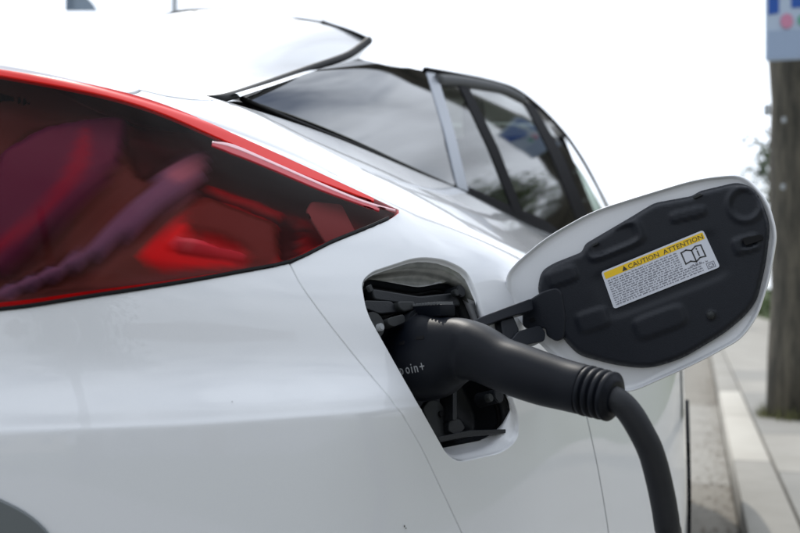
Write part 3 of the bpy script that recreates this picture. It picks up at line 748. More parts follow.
# hinge: arms that run from the cavity wall to the liner
HO = atD(470, 330, 1.045); _a, _b = atD(530, 300, 1.100), atD(500, 345, 1.058); HN = np.cross(_a-HO, _b-HO); HN /= np.linalg.norm(HN); HN = HN if HN@(CAM-HO) > 0 else -HN
def arm(name, P, d0, h, m=M['liner'], bev=.002, rr=4):
    """closed outline in the plane of the hinge, parallel to the open flap"""
    pts = [on_plane(p[0], p[1], HO+HN*d0, HN) for p in round_poly([q[:2] for q in P], rr, 3)]
    return slab(name, pts, HN, h, m, flap, bev=bev)
arm('hinge_arm', [(462, 329), (478, 318), (504, 308), (532, 298), (534, 310), (506, 318), (480, 328), (464, 340)], .006, .016, rr=3)
fplate('hinge_plate', [(522, 304), (543, 291), (556, 287), (562, 292), (566, 318), (564, 338), (556, 342), (546, 336), (545, 328), (531, 331), (522, 326)], .0098, .012, M['liner'], bev=.002, rr=3)
arm('hinge_lower_arm', [(500, 342), (512, 339), (518, 331), (540, 325), (546, 332), (545, 341), (530, 344), (512, 350), (498, 352)], .004, .018, rr=3)
arm('hinge_bridge', [(500, 320), (514, 316), (520, 330), (512, 342), (504, 340)], .0, .012, rr=2)
fplate('hinge_bolt', [(529, 319), (534, 317), (536, 321), (531, 323)], .0104, .002, M['rubber'], bev=.0001, rr=1)

# ================================================================== CHARGING CONNECTOR AND CABLE
plug = empty('charging_connector', tuple(atD(440, 356, .99)), 'black charging connector with grey lettering pushed into the car, its black cable hanging down', 'charging plug')
stn = [(352, 350, 1.11, 27), (366, 351, 1.09, 29), (384, 353, 1.062, 34), (402, 356, 1.035, 40.5), (420, 357.5, 1.008, 43.5), (436, 356, .988, 42), (450, 352, .972, 36), (464, 349.5, .958, 31), (480, 353.5, .945, 28.5),
       (500, 363.5, .928, 26.5), (520, 371, .912, 27.0), (545, 379.5, .894, 26.5), (565, 385, .880, 25.5), (581, 389, .868, 25.2), (584, 389.8, .866, 25.0)]
A = catmull([s_ for s_ in stn], 5)
C = [atD(a[0], a[1], a[2]) for a in A]; rd_ = [(a[3]/1000*a[2]*(.80 if a[0] < 470 else .88), a[3]/1000*a[2]) for a in A]
tube('handle', C, rd_, M['plug'], plug, 40, ex=2.25)
# strain relief with rings
T0 = np.array(C[-1]); ax = np.array(atD(612, 396.8, .848))-T0; Lx = np.linalg.norm(ax); ax /= Lx
prof = [(0, .86)]; rel = []
nr = 4
cs = [T0-ax*.002]; rs = [.0195]
pos = 0.
for k in range(nr):
    a0 = .0015+k*.0072
    for da, r_ in ((0, .0185), (.0005, .0215+.0002*k), (.0012, .0222), (.0040, .0222), (.0047, .0215), (.0052, .0185), (.0068, .0183)):
        cs.append(T0+ax*(a0+da)); rs.append(r_*(1-.012*k))
cs.append(cs[-1]+ax*.001); rs.append(.012)
tube('strain_relief', cs, rs, M['plug'], plug, 36)
cend = cs[-1]
cab = [cend-ax*.012, atD(617.5, 400.5, .845), atD(630, 413, .842), atD(642, 433, .841), atD(652, 455, .842), atD(661, 490, .846), atD(667, 525, .850), atD(670, 560, .86), np.array([-.02, .84, .50]), np.array([-.02, .86, .3]), np.array([-.03, .88, .10]), np.array([-.06, .80, .02]), np.array([-.15, .60, .014]), np.array([-.35, .2, .014]), np.array([-.6, -.6, .014]), np.array([-.3, -1.6, .014])]
cc = catmull(cab, 8); tube('cable', cc, [.0110]*len(cc), M['cable'], plug, 20)
# thumb latch with ribs on top of the head
bt = [(404, 316, 1.032), (412, 310, 1.02), (440, 306.5, .985), (447, 309, .978), (446, 318, .980), (430, 321, 1.0)]
def wp(p): return atD(*p)
topc = atD(428, 309.5, 1.0); 
tdir = (atD(446, 309, .975)-atD(406, 312, 1.03)); tl = np.linalg.norm(tdir); tdir /= tl
side = np.cross(tdir, UP); side /= np.linalg.norm(side); tup = np.cross(side, tdir)
Mx = Matrix((Vector(tdir), Vector(-side), Vector(tup))).transposed().to_4x4(); Mx.translation = Vector(topc)-Vector(tup)*.002
bm = box_bm((0, 0, 0), (tl*.98, .018, .012), .002); bmesh.ops.transform(bm, matrix=Mx, verts=bm.verts); bmobj('thumb_latch', bm, M['plug'], plug, smooth=True, autosmooth=.6)
bm = bmesh.new()
nrib = 12
for k in range(nrib):
    x_ = (-.46+.92*k/(nrib-1))*tl*.9
    box_bm((x_, 0, .0070), (.0016, .019, .0026), .0003, bm=bm)
bmesh.ops.transform(bm, matrix=Mx, verts=bm.verts); bmobj('latch_ribs', bm, mat('worn_rib_grey', (.10, .105, .11), .5), plug)
# slots on the head
for (a, b, s_) in ((420, 338, 1), (402, 344, .8)):
    P = atD(a, b, .958); n = CAM-P; 
    bm = box_bm((0, 0, 0), (.009*s_, .0032, .002), .0008); 
    Mr = Matrix((Vector(RT), Vector(UP), Vector(-FW))).transposed().to_4x4() @ Matrix.Rotation(R(10), 4, 'Z'); Mr.translation = Vector(P)
    bm.free()
# lettering
def surf_hit(px, py):
    dg = bpy.context.evaluated_depsgraph_get(); return None
bpy.context.view_layer.update()
hobj = [o for o in plug.children if o.name.startswith('handle')][0]
from mathutils.bvhtree import BVHTree
bmh = bmesh.new(); bmh.from_mesh(hobj.data); bv = BVHTree.FromBMesh(bmh)
def on_plug(px, py):
    d = Vector(ray(px, py)).normalized(); h = bv.ray_cast(Vector(CAM), d); return (h[0], h[1]) if h[0] else (Vector(atD(px, py, .96)), Vector(-FW))
tx0 = 396.4; ch = 'epoin+'
adv = {'e': 5.6, 'p': 5.6, 'o': 5.5, 'i': 2.9, 'n': 5.6, '+': 6}
xx = tx0-1
for c_ in ch:
    yb = 375.5-(xx-tx0)*.16
    P, n = on_plug(xx+3, yb-4); P0, n0 = on_plug(xx, yb)
    n = Vector(n); 
    if n.dot(Vector(CAM)-P) < 0: n = -n
    X = (on_plug(xx+4, yb-.64)[0]-on_plug(xx, yb)[0]); Yv = (on_plug(xx+.9, yb-6)[0]-on_plug(xx, yb)[0])
    text('lettering', c_, .0140, np.array(P0+n*.0006), X, Yv, M['print_grey'], plug, ext=.0002, squeeze=.80)
    xx += adv[c_]
for (a, b, wd) in ((420, 338, 8), (402, 343.5, 5)):
    q = [on_plug(a-wd/2, b-1)[0], on_plug(a+wd/2, b-2.5)[0], on_plug(a+wd/2, b+1)[0], on_plug(a-wd/2, b+2)[0]]
    n = on_plug(a, b)[1]; n = n if n.dot(Vector(CAM)-q[0]) > 0 else -n
    slab('seam_slot', [p+n*.0006 for p in q], n, .001, M['rubber'], plug)

# ================================================================== GREENHOUSE
rail = [(-.60, 1.55, 1.26), tuple(at(360, 61, 1.78)), tuple(at(425, 69, 2.05)), tuple(at(462, 78, 2.42)), tuple(at(500, 86, 2.70)), tuple(at(525, 98, 2.95)), tuple(at(560, 131, 3.35)), tuple(at(585, 167, 3.7)), tuple(at(608, 209, 4.05)), (-.42, 4.45, 1.03)]
beltg = [(-.515, 1.02, 1.125), (-.520, 1.22, 1.128), (-.505, 1.55, 1.128), tuple(at(455, 187, 1.95)), tuple(at(495, 207, 2.25)), tuple(at(522, 222, 2.60)), tuple(at(548, 240, 2.95)), (-.41, 3.4, 1.06), (-.41, 3.9, 1.03), (-.42, 4.42, .99)]
rail, beltg = np.array(rail), np.array(beltg)
rail[0] = (-.518, 1.06, 1.150)
gnet = []
for i in range(len(rail)):
    b, r_ = beltg[i], rail[i]; hgt = np.linalg.norm(r_-b); bl = min(.10, hgt)*.22
    row = [b-(r_-b)*.12-np.array([0, 0, .004])]
    row += [b]
    for a in (.33, .66): row.append(b+(r_-b)*a+np.array([bl*.75, 0, bl*.5]))
    row.append(r_)
    gnet.append(row)
_g = np.array(gnet).reshape(-1, 3); _f = lambda q: np.stack([np.ones(len(q)), q[:, 1], q[:, 2], q[:, 1]**2, q[:, 1]*q[:, 2], q[:, 2]**2], -1)
_co = np.linalg.lstsq(_f(_g), _g[:, 0], rcond=None)[0]; _g[:, 0] = _f(_g)@_co-.028*(_g[:, 1]-3.2)**2+.06-.25*(_g[:, 2]-1.25)**2; gnet = _g.reshape(len(rail), -1, 3)   # one clean curved glass surface
gh = Loft(gnet)
def gpx(P): return gh.inv(P)
def gpanel(name, P, m, off=0, rr=3, flange=.004, parent=car, step=.12):
    return panel(name, gh, gpx(densify(round_poly(P, rr, 3), 8)), (), m, parent, off=off, step=step, flange=flange, dens=.10)
UG = gh.nt-1
# whole side in black behind the panes' edges is avoided: separate frames
qg = np.vstack([gpx(catmull([(246, 98), (270, 88), (310, 73.5), (355, 61.5), (390, 68), (424, 71.5), (434, 100), (444, 145), (454, 184)], 2)), gpx(catmull([(453, 186), (400, 162), (350, 139), (300, 119), (250, 102)], 2))])
panel('quarter_window', gh, qg, (), M['privacy'], car, off=.002, step=.12, flange=.004, dens=.1)
panel('belt_moulding', gh, np.array([(.0, .0), (3.2, .0), (3.2, 1.03), (.0, 1.03)]), (), M['black_trim'], car, off=.001, step=.2, flange=0, dens=.1)
sk1 = gh.ev(np.linspace(0, 8.5, 60), np.full(60, .96)); sk0 = gh.ev(np.linspace(0, 8.5, 60), np.full(60, 1.6)); V = list(sk0-[.006, 0, 0])+list(sk1+[.002, 0, 0])+list(sk1+[.006, -.004, -.030]); F = [(i+60*j, i+1+60*j, 61+i+60*j, 60+i+60*j) for i in range(59) for j in (0, 1)]
mesh('glass_channel', V, F, M['black_trim'], car)
blk = mat('ceramic_black', (.006, .006, .008), .08, coat=1)
panel('quarter_window_backing', gh, qg, (), blk, car, off=-.004, step=.2, flange=0, dens=.1)
gpanel('pillar_trim', [(425, 70), (436, 76), (452, 130), (467, 192), (456, 188), (443, 132)], M['chrome'], .004, 2)
w1 = gpanel('rear_fixed_window', [(438, 86), (459, 88), (488, 146), (520, 229), (466, 199), (453, 135)], M['glass'], .001, 3)
gpanel('window_divider', [(458, 86), (468, 88), (498, 150), (528, 228), (517, 223), (487, 148)], M['black_trim'], .003, 2)
gpanel('rear_door_window', [(468, 89), (500, 94), (523, 105), (548, 150), (577, 222), (572, 258), (548, 248), (529, 234), (498, 150)], M['glass'], .001, 4)
gpanel('door_pillar', [(523, 102), (534, 106), (562, 155), (590, 222), (585, 250), (574, 240), (577, 222), (550, 155)], M['black_trim'], .003, 2)
gpanel('front_door_window', [(535, 110), (556, 136), (584, 176), (604, 212), (612, 250), (588, 250), (589, 222), (562, 155)], M['glass'], .001, 4)
# black upper and lower frames as tubes following the glass
def gline(P, off, k=6):
    q = catmull(P, 2); S_ = gh.inv(q); return catmull(gh.ev(S_[:, 0], S_[:, 1])+gh.nm(S_[:, 0], S_[:, 1])*off, k//2)
up_ = gline([(424, 70.5), (462, 77), (500, 85), (525, 97), (560, 130), (585, 166), (606, 206), (618, 230)], .003)
tube('window_frame', up_, [(.006, .0055)]*len(up_), M['black_trim'], car, 10)
lo_ = gline([(240, 100), (290, 121), (350, 144.5), (400, 166), (455, 191), (495, 211), (522, 226), (548, 243), (575, 256)], .003)
tube('belt_seal', lo_, [(.004, .0035)]*len(lo_), M['rubber'], car, 10)
inn = gline([(436, 81), (462, 83), (500, 90), (523, 101)], .003)
tube('roof_rail', inn, [(.008, .013)]*len(inn), M['roofgrey'], car, 10)

# rear window: loft from lip to spoiler edge
top = [(-1.24, 1.86, 1.412), (-1.20, 1.86, 1.432)]
tp = [at(85, 65, 1.85), at(105, 50, 1.86), at(135, 32, 1.86), at(173, 13, 1.86), at(225, 9.5, 1.86), at(285, 17, 1.87), at(330, 25, 1.88), at(370, 42, 1.90)]
tp = np.array(tp)
bt_ = np.array([(-1.34, 1.04, 1.10), (-1.28, 1.00, 1.10), (-1.18, .96, 1.10), (-1.04, .93, 1.105), (-.90, .92, 1.105), (-.76, .92, 1.105), (-.64, .95, 1.105), (-.525, 1.02, 1.118)])
edge_mid = np.array(at(300, 72.5, 1.42)); 
rnet = []
for i in range(8):
    b, t = bt_[i], tp[i]; k = [0, .33, .66, 1]
    row = [b+(t-b)*a+np.array([0, 0, (.0 if i < 3 else .008)*math.sin(math.pi*a)]) for a in k]
    if i == 7: row = [np.array(at(220, 98, 1.03)), np.array(at(262, 84.5, 1.28)), np.array(at(318, 65.5, 1.58)), np.array(at(367, 41, 1.90))]
    rnet.append(row)
rg = Loft(rnet)
def flipn(l):  # make loft normals point up
    return l
panel('rear_window', rg, np.array([(0, 0), (7, 0), (7, 3), (0, 3)]), (), M['skyglass'], car, off=0, step=.2, flange=0)
sl = catmull([at(206, 99.5, .99), at(225, 97.5, 1.03), at(251, 89.5, 1.18), at(284, 78, 1.36), at(311, 68.5, 1.50), at(345, 56.5, 1.70), at(359, 48, 1.80), at(369, 40.5, 1.87)], 6)
tube('rear_window_seal', sl, [(.004+.003*i/len(sl), .0042+.004*i/len(sl)) for i in range(len(sl))], M['rubber'], car, 10)
se = catmull([at(371, 41, 1.90), at(350, 32, 1.89), at(330, 25.5, 1.88), at(322, 22.5, 1.88)], 5)
tube('spoiler_gap', se, [.0045]*len(se), M['rubber'], car, 8)
se = catmull([at(322, 22.5, 1.88), at(300, 18.8, 1.87), at(285, 17.4, 1.87), at(250, 12, 1.865), at(215, 9, 1.86), at(173, 13, 1.86), at(135, 32.5, 1.86), at(105, 50.5, 1.86), at(84, 67, 1.85)], 6)
tube('spoiler_edge', se, [.0020-.0012*min(1, i/10)+.0026*max(0, min(1, (i-24)/6)) for i in range(len(se))], M['roofgrey'], car, 6)
# white fillet between the seal and the quarter window, and roof skin
pil = []
a_ = [at(225, 98, 1.03), at(262, 87, 1.27), at(314, 69, 1.56), at(350, 55.5, 1.76), at(370, 42, 1.90), at(373.5, 35, 1.93)]
b_ = [at(240, 97, 1.06), at(275, 85, 1.24), at(318, 70.5, 1.52), at(355, 60.5, 1.78), at(364, 53, 1.86), at(371, 45, 1.93)]
c_ = [0.5*(p+q)+np.array([.004, -.002, .004]) for p, q in zip(a_, b_)]
cp = Loft(np.array([[q, m_, p] for p, m_, q in zip(a_, c_, b_)]))
panel('rear_pillar', cp, np.array([(0, 0), (5, 0), (5, 2), (0, 2)]), (), M['paint'], car, step=.25, flange=0)
# roof: from the spoiler edge forward, mirrored across the centre
XC = -.92
rf = []
ysr = [1.82, 2.2, 2.6, 3.0, 3.4, 3.8]
rl = catmull(rail[1:], 8)
for yy in ysr:
    k = np.abs(rl[:, 1]-yy).argmin(); e = rl[k]
    zc = {1.82: 1.475, 2.2: 1.50, 2.6: 1.515, 3.0: 1.50, 3.4: 1.42, 3.8: 1.32}[yy]; zc = max(zc-.03, e[2]+.01)
    row = []
    for f in (0, .12, .4, 1.0):
        row.append(np.array([e[0]+(XC-e[0])*f, yy+(.05*min(1, f*3) if yy < 1.9 else 0), e[2]+(zc-e[2])*(1-(1-f)**1.7)]))
    row += [np.array([2*XC-p[0], p[1], p[2]]) for p in row[::-1][1:]]
    rf.append(row)
rfl = Loft(rf)
panel('roof', rfl, np.array([(0, 0), (4, 0), (4, 6), (0, 6)]), (), M['paint'], car, step=.25, flange=0)
panel('windscreen', Loft([[p for p in rf[4]], [np.array([p[0], 3.4+(.7), 1.42-.2-.16*0]) if False else np.array([XC+(p[0]-XC)*1.25, 4.35, 1.00]) for p in rf[4]], [np.array([XC+(p[0]-XC)*1.3, 4.5, .96]) for p in rf[4]]]), np.array([(0, 0), (1, 0), (1, 6), (0, 6)]), (), M['privacy'], car, step=.25, flange=0)
hood = [[np.array([XC+(f)*(-.45-XC)*(1 if yy < 4.6 else .85), yy, z+.02*(1-abs(f)**2)]) for f in (-1, -.6, 0, .6, 1)] for yy, z in ((4.30, .985), (4.6, .93), (4.95, .82), (5.15, .6))]
panel('bonnet', Loft(hood), np.array([(0, 0), (3, 0), (3, 4), (0, 4)]), (), M['paint'], car, step=.3, flange=0)
# interior
b = box_bm((XC, 2.7, .62), (1.0, 3.0, .30), .05); bmobj('cabin_floor', b, M['interior'], car)
for sx in (-.70, -1.15):
    for sy2, hh in ((1.95, 1.16), (2.95, 1.2)):
        b = box_bm((sx, sy2, .98), (.40, .14, .42), .05, Matrix.Rotation(R(-14), 4, 'X')); bmobj('seat_back', b, M['seat'], car, smooth=True, autosmooth=1)
        b = box_bm((sx, sy2-.05, 1.235), (.22, .09, .13), .035); bmobj('headrest', b, M['seat'], car, smooth=True, autosmooth=1)
b = box_bm((XC, 1.32, 1.02), (.95, .55, .02), .005); bmobj('parcel_shelf', b, M['interior'], car)
for yy in (2.42,):
    bq = catmull([(-.56, yy+.1, 1.40), (-.53, yy+.02, 1.25), (-.50, yy-.05, 1.1), (-.49, yy-.06, .9)], 4); tube('inner_pillar', bq, [.03]*len(bq), M['interior'], car, 10)

# wheels
def wheel(y0, x0):
    bm = bmesh.new(); prof = [(.0, .20), (.02, .215), (.05, .24), (.09, .30), (.10, .315), (.11, .325), (.16, .327), (.20, .325), (.21, .315), (.22, .29), (.21, .22)]
    n = 40; vs = [[bm.verts.new((x0-.11+p[0]-.11, y0+p[1]*math.cos(2*math.pi*k/n), .327+p[1]*math.sin(2*math.pi*k/n))) for p in prof] for k in range(n)]
    for k in range(n):
        for j in range(len(prof)-1): bm.faces.new((vs[k][j], vs[(k+1) % n][j], vs[(k+1) % n][j+1], vs[k][j+1]))
    wh = bmobj('wheel', bm, M['tyre'], car, smooth=True)
    bm = bmesh.new()
    for k in range(10):
        a = 2*math.pi*k/10
        box_bm((x0-.04 if x0 > XC else x0-.18, y0+.12*math.cos(a), .327+.12*math.sin(a)), (.03, .20, .035), .006, Matrix.Rotation(a, 4, 'X'), bm=bm)
    bmobj('rim', bm, M['rim'], wh)
wheel(archc[0], -.10); wheel(fa_c[0], -.10)
# arch moulding: dark lining
for cc_, ss in ((archc, archS), (fa_c, archS2)):
    P3 = [body.ev(s_[0], s_[1])[0] for s_ in ss]; V = []; F = []
    for P in P3: V += [P, P-np.array([.30, 0, 0])]
    for i in range(len(P3)-1): F.append((2*i, 2*i+2, 2*i+3, 2*i+1))
    mesh('wheel_arch_liner', V, F, M['rubber'], car)
# the left half of the car mirrors the right one
skip = ('charging_port', 'port_surround', 'charging_flap', 'roof', 'rear_window', 'windscreen', 'bonnet', 'cabin_floor', 'seat_back', 'headrest', 'parcel_shelf', 'spoiler_edge', 'spoiler_gap')
def mirror(o, parent):
    me = o.data.copy(); me.transform(Matrix.Translation((2*XC, 0, 0))@Matrix.Scale(-1, 4, (1, 0, 0))@o.matrix_world)
    me.flip_normals()
    c = bpy.data.objects.new(o.name.split('.')[0], me); COL.objects.link(c); c.parent = parent; c.matrix_parent_inverse = root_inv(parent)
    return c
bpy.context.view_layer.update()
for o in list(car.children):
    if o.type != 'MESH' or o.name.split('.')[0] in skip: continue
    if o.name == 'quarter_panel':
        c = panel('quarter_panel', body, qp, (), M['paint'], car, step=.2)
        bpy.context.view_layer.update(); m2 = mirror(c, car); bpy.data.objects.remove(c); continue
    c = mirror(o, car)
    if o.name == 'tail_light':
        for ch_ in list(o.children): mirror(ch_, c)

# ================================================================== SURROUNDINGS
# timber utility pole with sign
pole = empty('utility_pole', (.82, 6.6, .12), 'weathered timber utility pole standing at the kerb beyond the charging flap', 'utility pole')
pc3 = atD(802.5, 415, 6.6); px_, py_ = pc3[0], pc3[1]
zs = np.linspace(.11, 9, 22); Cp = [(px_+.02*math.sin(z*1.1)-.006*z, py_, z) for z in zs]
o = tube('trunk', Cp, [.225-.008*z+.012*math.sin(5*z) for z in zs], M['pole'], pole, 28, upv=(0, 1, 0))
for (a, b) in ((784, 120), (783, 187)):
    q = atD(a, b, 6.32); bm = box_bm(q, (.026, .012, .036), .004); bmobj('tag_plate', bm, M['metal'], pole)
q = atD(767, 110, 6.5); bmobj('bracket', box_bm(q, (.04, .05, .07), .01), M['metal'], pole)
# sign
sg = empty('street_sign', tuple(atD(800, 60, 6.2)), 'blue and white street sign with a pink disc mounted on the timber pole', 'sign')
SO = atD(800, 30, 6.2)
def sp(px, py, d=0): return on_plane(px, py, SO-FW*d, FW)
def splate(name, P, d, m, rr=0, h=.004): return slab(name, [sp(*p, d) for p in (round_poly(P, rr, 4) if rr else P)], -FW, h, m, sg)
splate('sign_panel', [(766, -24), (842, -24), (842, 57), (766, 61)], .0, M['signwhite'], 3, .02)
splate('blue_field', [(768.5, -20), (779, -20), (779, 13), (768.5, 15)], .004, M['signblue'])
splate('blue_field', [(791.5, -20), (838, -20), (838, 5), (791.5, 8)], .004, M['signblue'])
splate('blue_field', [(779, -20), (791.5, -20), (791.5, -13), (779, -13)], .004, M['signblue'])
splate('sign_shaded_panel', [(768, 31), (840, 27), (840, 55), (768, 59)], .004, mat('sign_white_shaded', (.30, .38, .52), .5))  # white of the sign's lower part, shade painted in as blue-grey
splate('pink_disc', [(787+6.5*math.cos(a*.4), 21+7.5*math.sin(a*.4)) for a in range(16)][:15], .008, M['signpink'])
splate('green_disc', [(803+5*math.cos(a*.4), 20+6*math.sin(a*.4)) for a in range(16)][:15], .008, M['signgreen'])
# lamp column with banner far on the left
lc = empty('lamp_column', tuple(atD(175, 330, 14.)), 'thin grey lamp column with a hanging banner far behind the rear window', 'lamp post')
q = atD(174.5, 12, 14.); tube('column', [(q[0], q[1], 0), (q[0], q[1], 4), (q[0], q[1], 8)], [.05, .045, .04], M['metal'], lc, 12, upv=(0, 1, 0))
q2 = atD(80, -40, 14.); tube('banner_arm', [(q[0], q[1], q2[2]), (q2[0], q2[1], q2[2])], [.025, .025], M['metal'], lc, 8)
bpts = [atD(*p, 14.) for p in [(65, 11), (98, 11), (93, 3), (84, -6), (84, -38), (65, -38)]]
slab('banner', bpts, -FW, .03, M['banner'], lc)
slab('banner_edge', [atD(*p, 13.97) for p in [(65, 11), (71, 11), (71, -38), (65, -38)]], -FW, .02, mat('banner_edge', (.16, .21, .27), .6), lc)

# trees
def tree(x, y, h, rcr, label, group=None, seed=0, leafm='leaf', nleaf=2600, name='broadleaf_tree', lowest=.35, lsz=.16):
    rr = random.Random(seed); root = empty(name, (x, y, .1), label, 'tree', group)
    bm_l = []; Vb = []; Fb = []
    limbs = []
    def limb(p, d, L_, r0, lev):
        pts = [p]; q = Vector(p); dd = Vector(d).normalized(); n = 5
        for i in range(n):
            dd = (dd+Vector((rr.uniform(-.22, .22), rr.uniform(-.22, .22), rr.uniform(-.05, .15)))).normalized(); q = q+dd*L_/n; pts.append(tuple(q))
        base_ = len(Vb); ns = 8 if lev == 0 else 5
        for i, P in enumerate(pts):
            rad = r0*(1-.62*i/n); u = Vector((0, 1, 0)) if abs(dd.z) > .7 else Vector((0, 0, 1)); s_ = dd.cross(u).normalized(); t_ = s_.cross(dd)
            for k in range(ns):
                a = 2*math.pi*k/ns; Vb.append(tuple(Vector(P)+s_*rad*math.cos(a)+t_*rad*math.sin(a)))
        for i in range(n):
            for k in range(ns): Fb.append((base_+i*ns+k, base_+i*ns+(k+1) % ns, base_+(i+1)*ns+(k+1) % ns, base_+(i+1)*ns+k))
        if lev < 2:
            for j in range(5 if lev == 0 else 4):
                k = rr.randint(2, n); a = rr.uniform(0, 6.28); nd = Vector((math.cos(a), math.sin(a), rr.uniform(.2, .9))); limb(pts[k], nd, L_*rr.uniform(.45, .65), r0*.45, lev+1)
        if lev: limbs.extend(pts[2:])
    limb((x, y, .08), (0, 0, 1), h*.6, h*.028+.04, 0)
    mesh('trunk', Vb, Fb, M['bark'], root, smooth=True)
    V = []; F = []
    for i in range(nleaf):
        c = Vector(rr.choice(limbs)); p = c+Vector((rr.gauss(0, 1), rr.gauss(0, 1), rr.gauss(0, .8)))*rcr*.2
        s_ = lsz*rr.uniform(.5, 1.2); a = Vector((rr.gauss(0, 1), rr.gauss(0, 1), rr.gauss(0, 1))).normalized(); b = a.cross(Vector((rr.gauss(0, 1), rr.gauss(0, 1), rr.gauss(0, 1)))).normalized()
        k = len(V); V += [tuple(p-a*s_), tuple(p+b*s_*.45), tuple(p+a*s_), tuple(p-b*s_*.45)]; F.append((k, k+1, k+2, k+3))
    cr_ = mesh('crown', V, F, M[leafm], root)
    return root
tree(4.55, 30, 5.9, 2.4, 'leafy green tree just showing behind the timber pole', seed=3, leafm='leaf2', nleaf=14000, lsz=.13)
tree(5.6, 30, 4.6, 2.2, 'green street tree by the pavement seen mirrored in the door windows', 'street trees along the pavement', 5, 'leaf', 3800)
tree(7.5, 36, 6.5, 2.6, 'dark taller tree further up the pavement seen mirrored in the rear door window', 'street trees along the pavement', 9, 'leaf2', 3800)
tree(9.3, 25.0, 8.0, 2.8, 'small bushy green tree beside the car seen mirrored in its quarter window', 'street trees along the pavement', 12, 'leaf', 3600)
tree(4.8, -7, 6.8, 2.8, 'broad tree behind the viewer on the pavement side, mirrored in the paint', 'street trees along the pavement', 15, 'leaf2', 3600)
# hedge, far along the pavement
hd = []
V = []; F = []; rr = random.Random(4)
for i in range(9000):
    p = Vector((rr.uniform(2.7, 3.7), rr.uniform(14, 60), rr.uniform(.1, 1.25)+.15*math.sin(i))); s_ = .12
    a = Vector((rr.gauss(0, 1), rr.gauss(0, 1), rr.gauss(0, 1))).normalized(); b = a.cross(Vector((rr.gauss(0, 1), rr.gauss(0, 1), rr.gauss(0, 1)))).normalized()
    k = len(V); V += [tuple(p-a*s_), tuple(p+b*s_*.5), tuple(p+a*s_), tuple(p-b*s_*.5)]; F.append((k, k+1, k+2, k+3))
tag(mesh('hedge', V, F, M['leaf'], None), 'low green hedge running along the far pavement behind the flap', 'hedge')
# houses
def house(x, y, w_, d_, h, label, wm, rz=0, group='houses along the street'):
    root = empty('house', (x, y, 0), label, 'house', group, rz)
    def P(o): o.parent = root; o.matrix_parent_inverse = Matrix.Identity(4); return o
    P(bmobj('wall', box_bm((0, 0, h/2), (w_, d_, h)), wm))
    V = [(-w_/2-.3, -d_/2-.3, h), (w_/2+.3, -d_/2-.3, h), (w_/2+.3, d_/2+.3, h), (-w_/2-.3, d_/2+.3, h), (0, -d_/2-.3, h+w_*.28), (0, d_/2+.3, h+w_*.28)]
    P(mesh('roof', V, [(0, 1, 4), (1, 2, 5, 4), (2, 3, 5), (3, 0, 4, 5), (0, 3, 2, 1)], M['rooftile']))
    for k in (-.3, .0, .3):
        for sgn in (-1, 1):
            f = P(bmobj('window', box_bm((sgn*(w_/2+.02), k*d_, 1.6), (.08, 1.2, 1.1), .01), M['signwhite']))
            g_ = bmobj('pane', box_bm((sgn*(w_/2+.05), k*d_, 1.6), (.06, 1.04, .94), .005), M['pane']); g_.parent = f
    for k in (-.25, .25):
        f = P(bmobj('window', box_bm((k*w_, d_/2+.02, 1.6), (1.2, .08, 1.1), .01), M['signwhite'])); g_ = bmobj('pane', box_bm((k*w_, d_/2+.05, 1.6), (1.04, .06, .94), .005), M['pane']); g_.parent = f
        f = P(bmobj('window', box_bm((k*w_, -d_/2-.02, 1.6), (1.2, .08, 1.1), .01), M['signwhite'])); g_ = bmobj('pane', box_bm((k*w_, -d_/2-.05, 1.6), (1.04, .06, .94), .005), M['pane']); g_.parent = f
    P(bmobj('door', box_bm((-w_/2-.02, .15*d_, 1.05), (.08, .95, 2.1), .01), M['wood']))
house(12, 9, 8, 11, 3.0, 'pale stucco house beside the car, seen mirrored in its windows', M['stucco'])
house(12, -6, 8, 10, 3.0, 'grey stucco house behind the viewer, seen mirrored in the paint', M['stucco2'])
house(11.5, 30, 8, 12, 3.2, 'pale stucco house further up the street behind the hedge', M['stucco'])

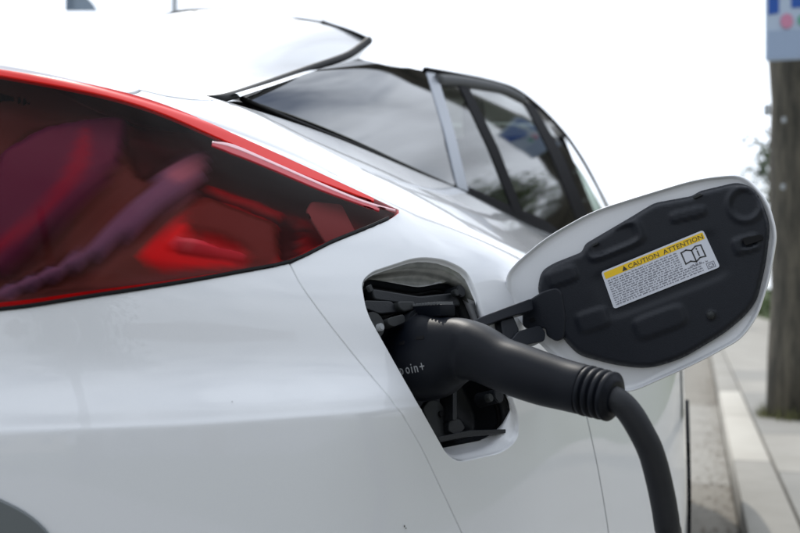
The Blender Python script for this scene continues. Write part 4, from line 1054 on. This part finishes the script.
house(9, -30, 9, 10, 3.2, 'pale house far behind the viewer, seen low in the paint of the car', M['stucco'])
pl2 = empty('utility_pole', (3.2, -5.2, .1), 'dark timber pole behind the viewer, mirrored in the bumper', 'utility pole')
tube('trunk', [(3.2, -5.2, z) for z in (.1, 3, 6, 9)], [.19, .18, .17, .16], M['pole'], pl2, 16, upv=(0, 1, 0))
# grit and small leaves in the gutter
V = []; F = []; rr = random.Random(8)
for i in range(900):
    x_ = .145-abs(rr.gauss(0, .09)); y_ = rr.uniform(1.2, 12); s_ = rr.uniform(.003, .012); a = rr.uniform(0, 6.28); k = len(V)
    if x_ < -.12: continue
    V += [(x_+s_*math.cos(a+q), y_+s_*math.sin(a+q), .006+rr.uniform(0, .004)) for q in (0, 1.6, 3.1, 4.7)]; F.append((k, k+1, k+2, k+3))
tag(mesh('grit', V, F, mat('grit', (.12, .09, .06), .9)), 'brown grit and leaf litter along the foot of the kerb', 'grit', kind='stuff')
# specks of dust and dead insects on the paint
V = []; F = []
for (a_, b_2, r_) in [(404, 526, .8), (405.5, 528, .6), (349, 155, .7), (232, 402, .4), (545, 440, .35)]:
    q = body.inv([(a_, b_2)])[0] if b_2 > 90 else None
    if q is None: continue
    P = body.ev(*q)[0]; n = body.nm(*q)[0]; u_ = np.cross(n, UP); u_ /= np.linalg.norm(u_); w_ = np.cross(n, u_); k = len(V)
    V += [P+n*.0008+(u_*math.cos(t)+w_*1.5*math.sin(t))*r_*.001 for t in (0, 1.05, 2.1, 3.14, 4.2, 5.2)]; F.append(tuple(range(k, k+6)))
mesh('dirt_specks', V, F, mat('dirt', (.05, .045, .04), .9), car)['kind'] = 'stuff'

V = []; F = []; rr = random.Random(21)
for i in range(420):
    a = rr.uniform(0, 6.28); d = .235+abs(rr.gauss(0, .05)); bx, by = px_+d*math.cos(a), py_+d*math.sin(a); h_ = rr.uniform(.03, .11); w_ = .004; t = rr.uniform(0, 6.28); k = len(V)
    if bx < .36: continue
    V += [(bx-w_*math.cos(t), by-w_*math.sin(t), .124), (bx+w_*math.cos(t), by+w_*math.sin(t), .124), (bx+rr.uniform(-.04, .04), by+rr.uniform(-.04, .04), .124+h_)]; F.append((k, k+1, k+2))
tag(mesh('weeds', V, F, mat('dry_weeds', (.13, .13, .05), .9)), 'dry weeds growing round the foot of the timber pole', 'weeds', kind='stuff')
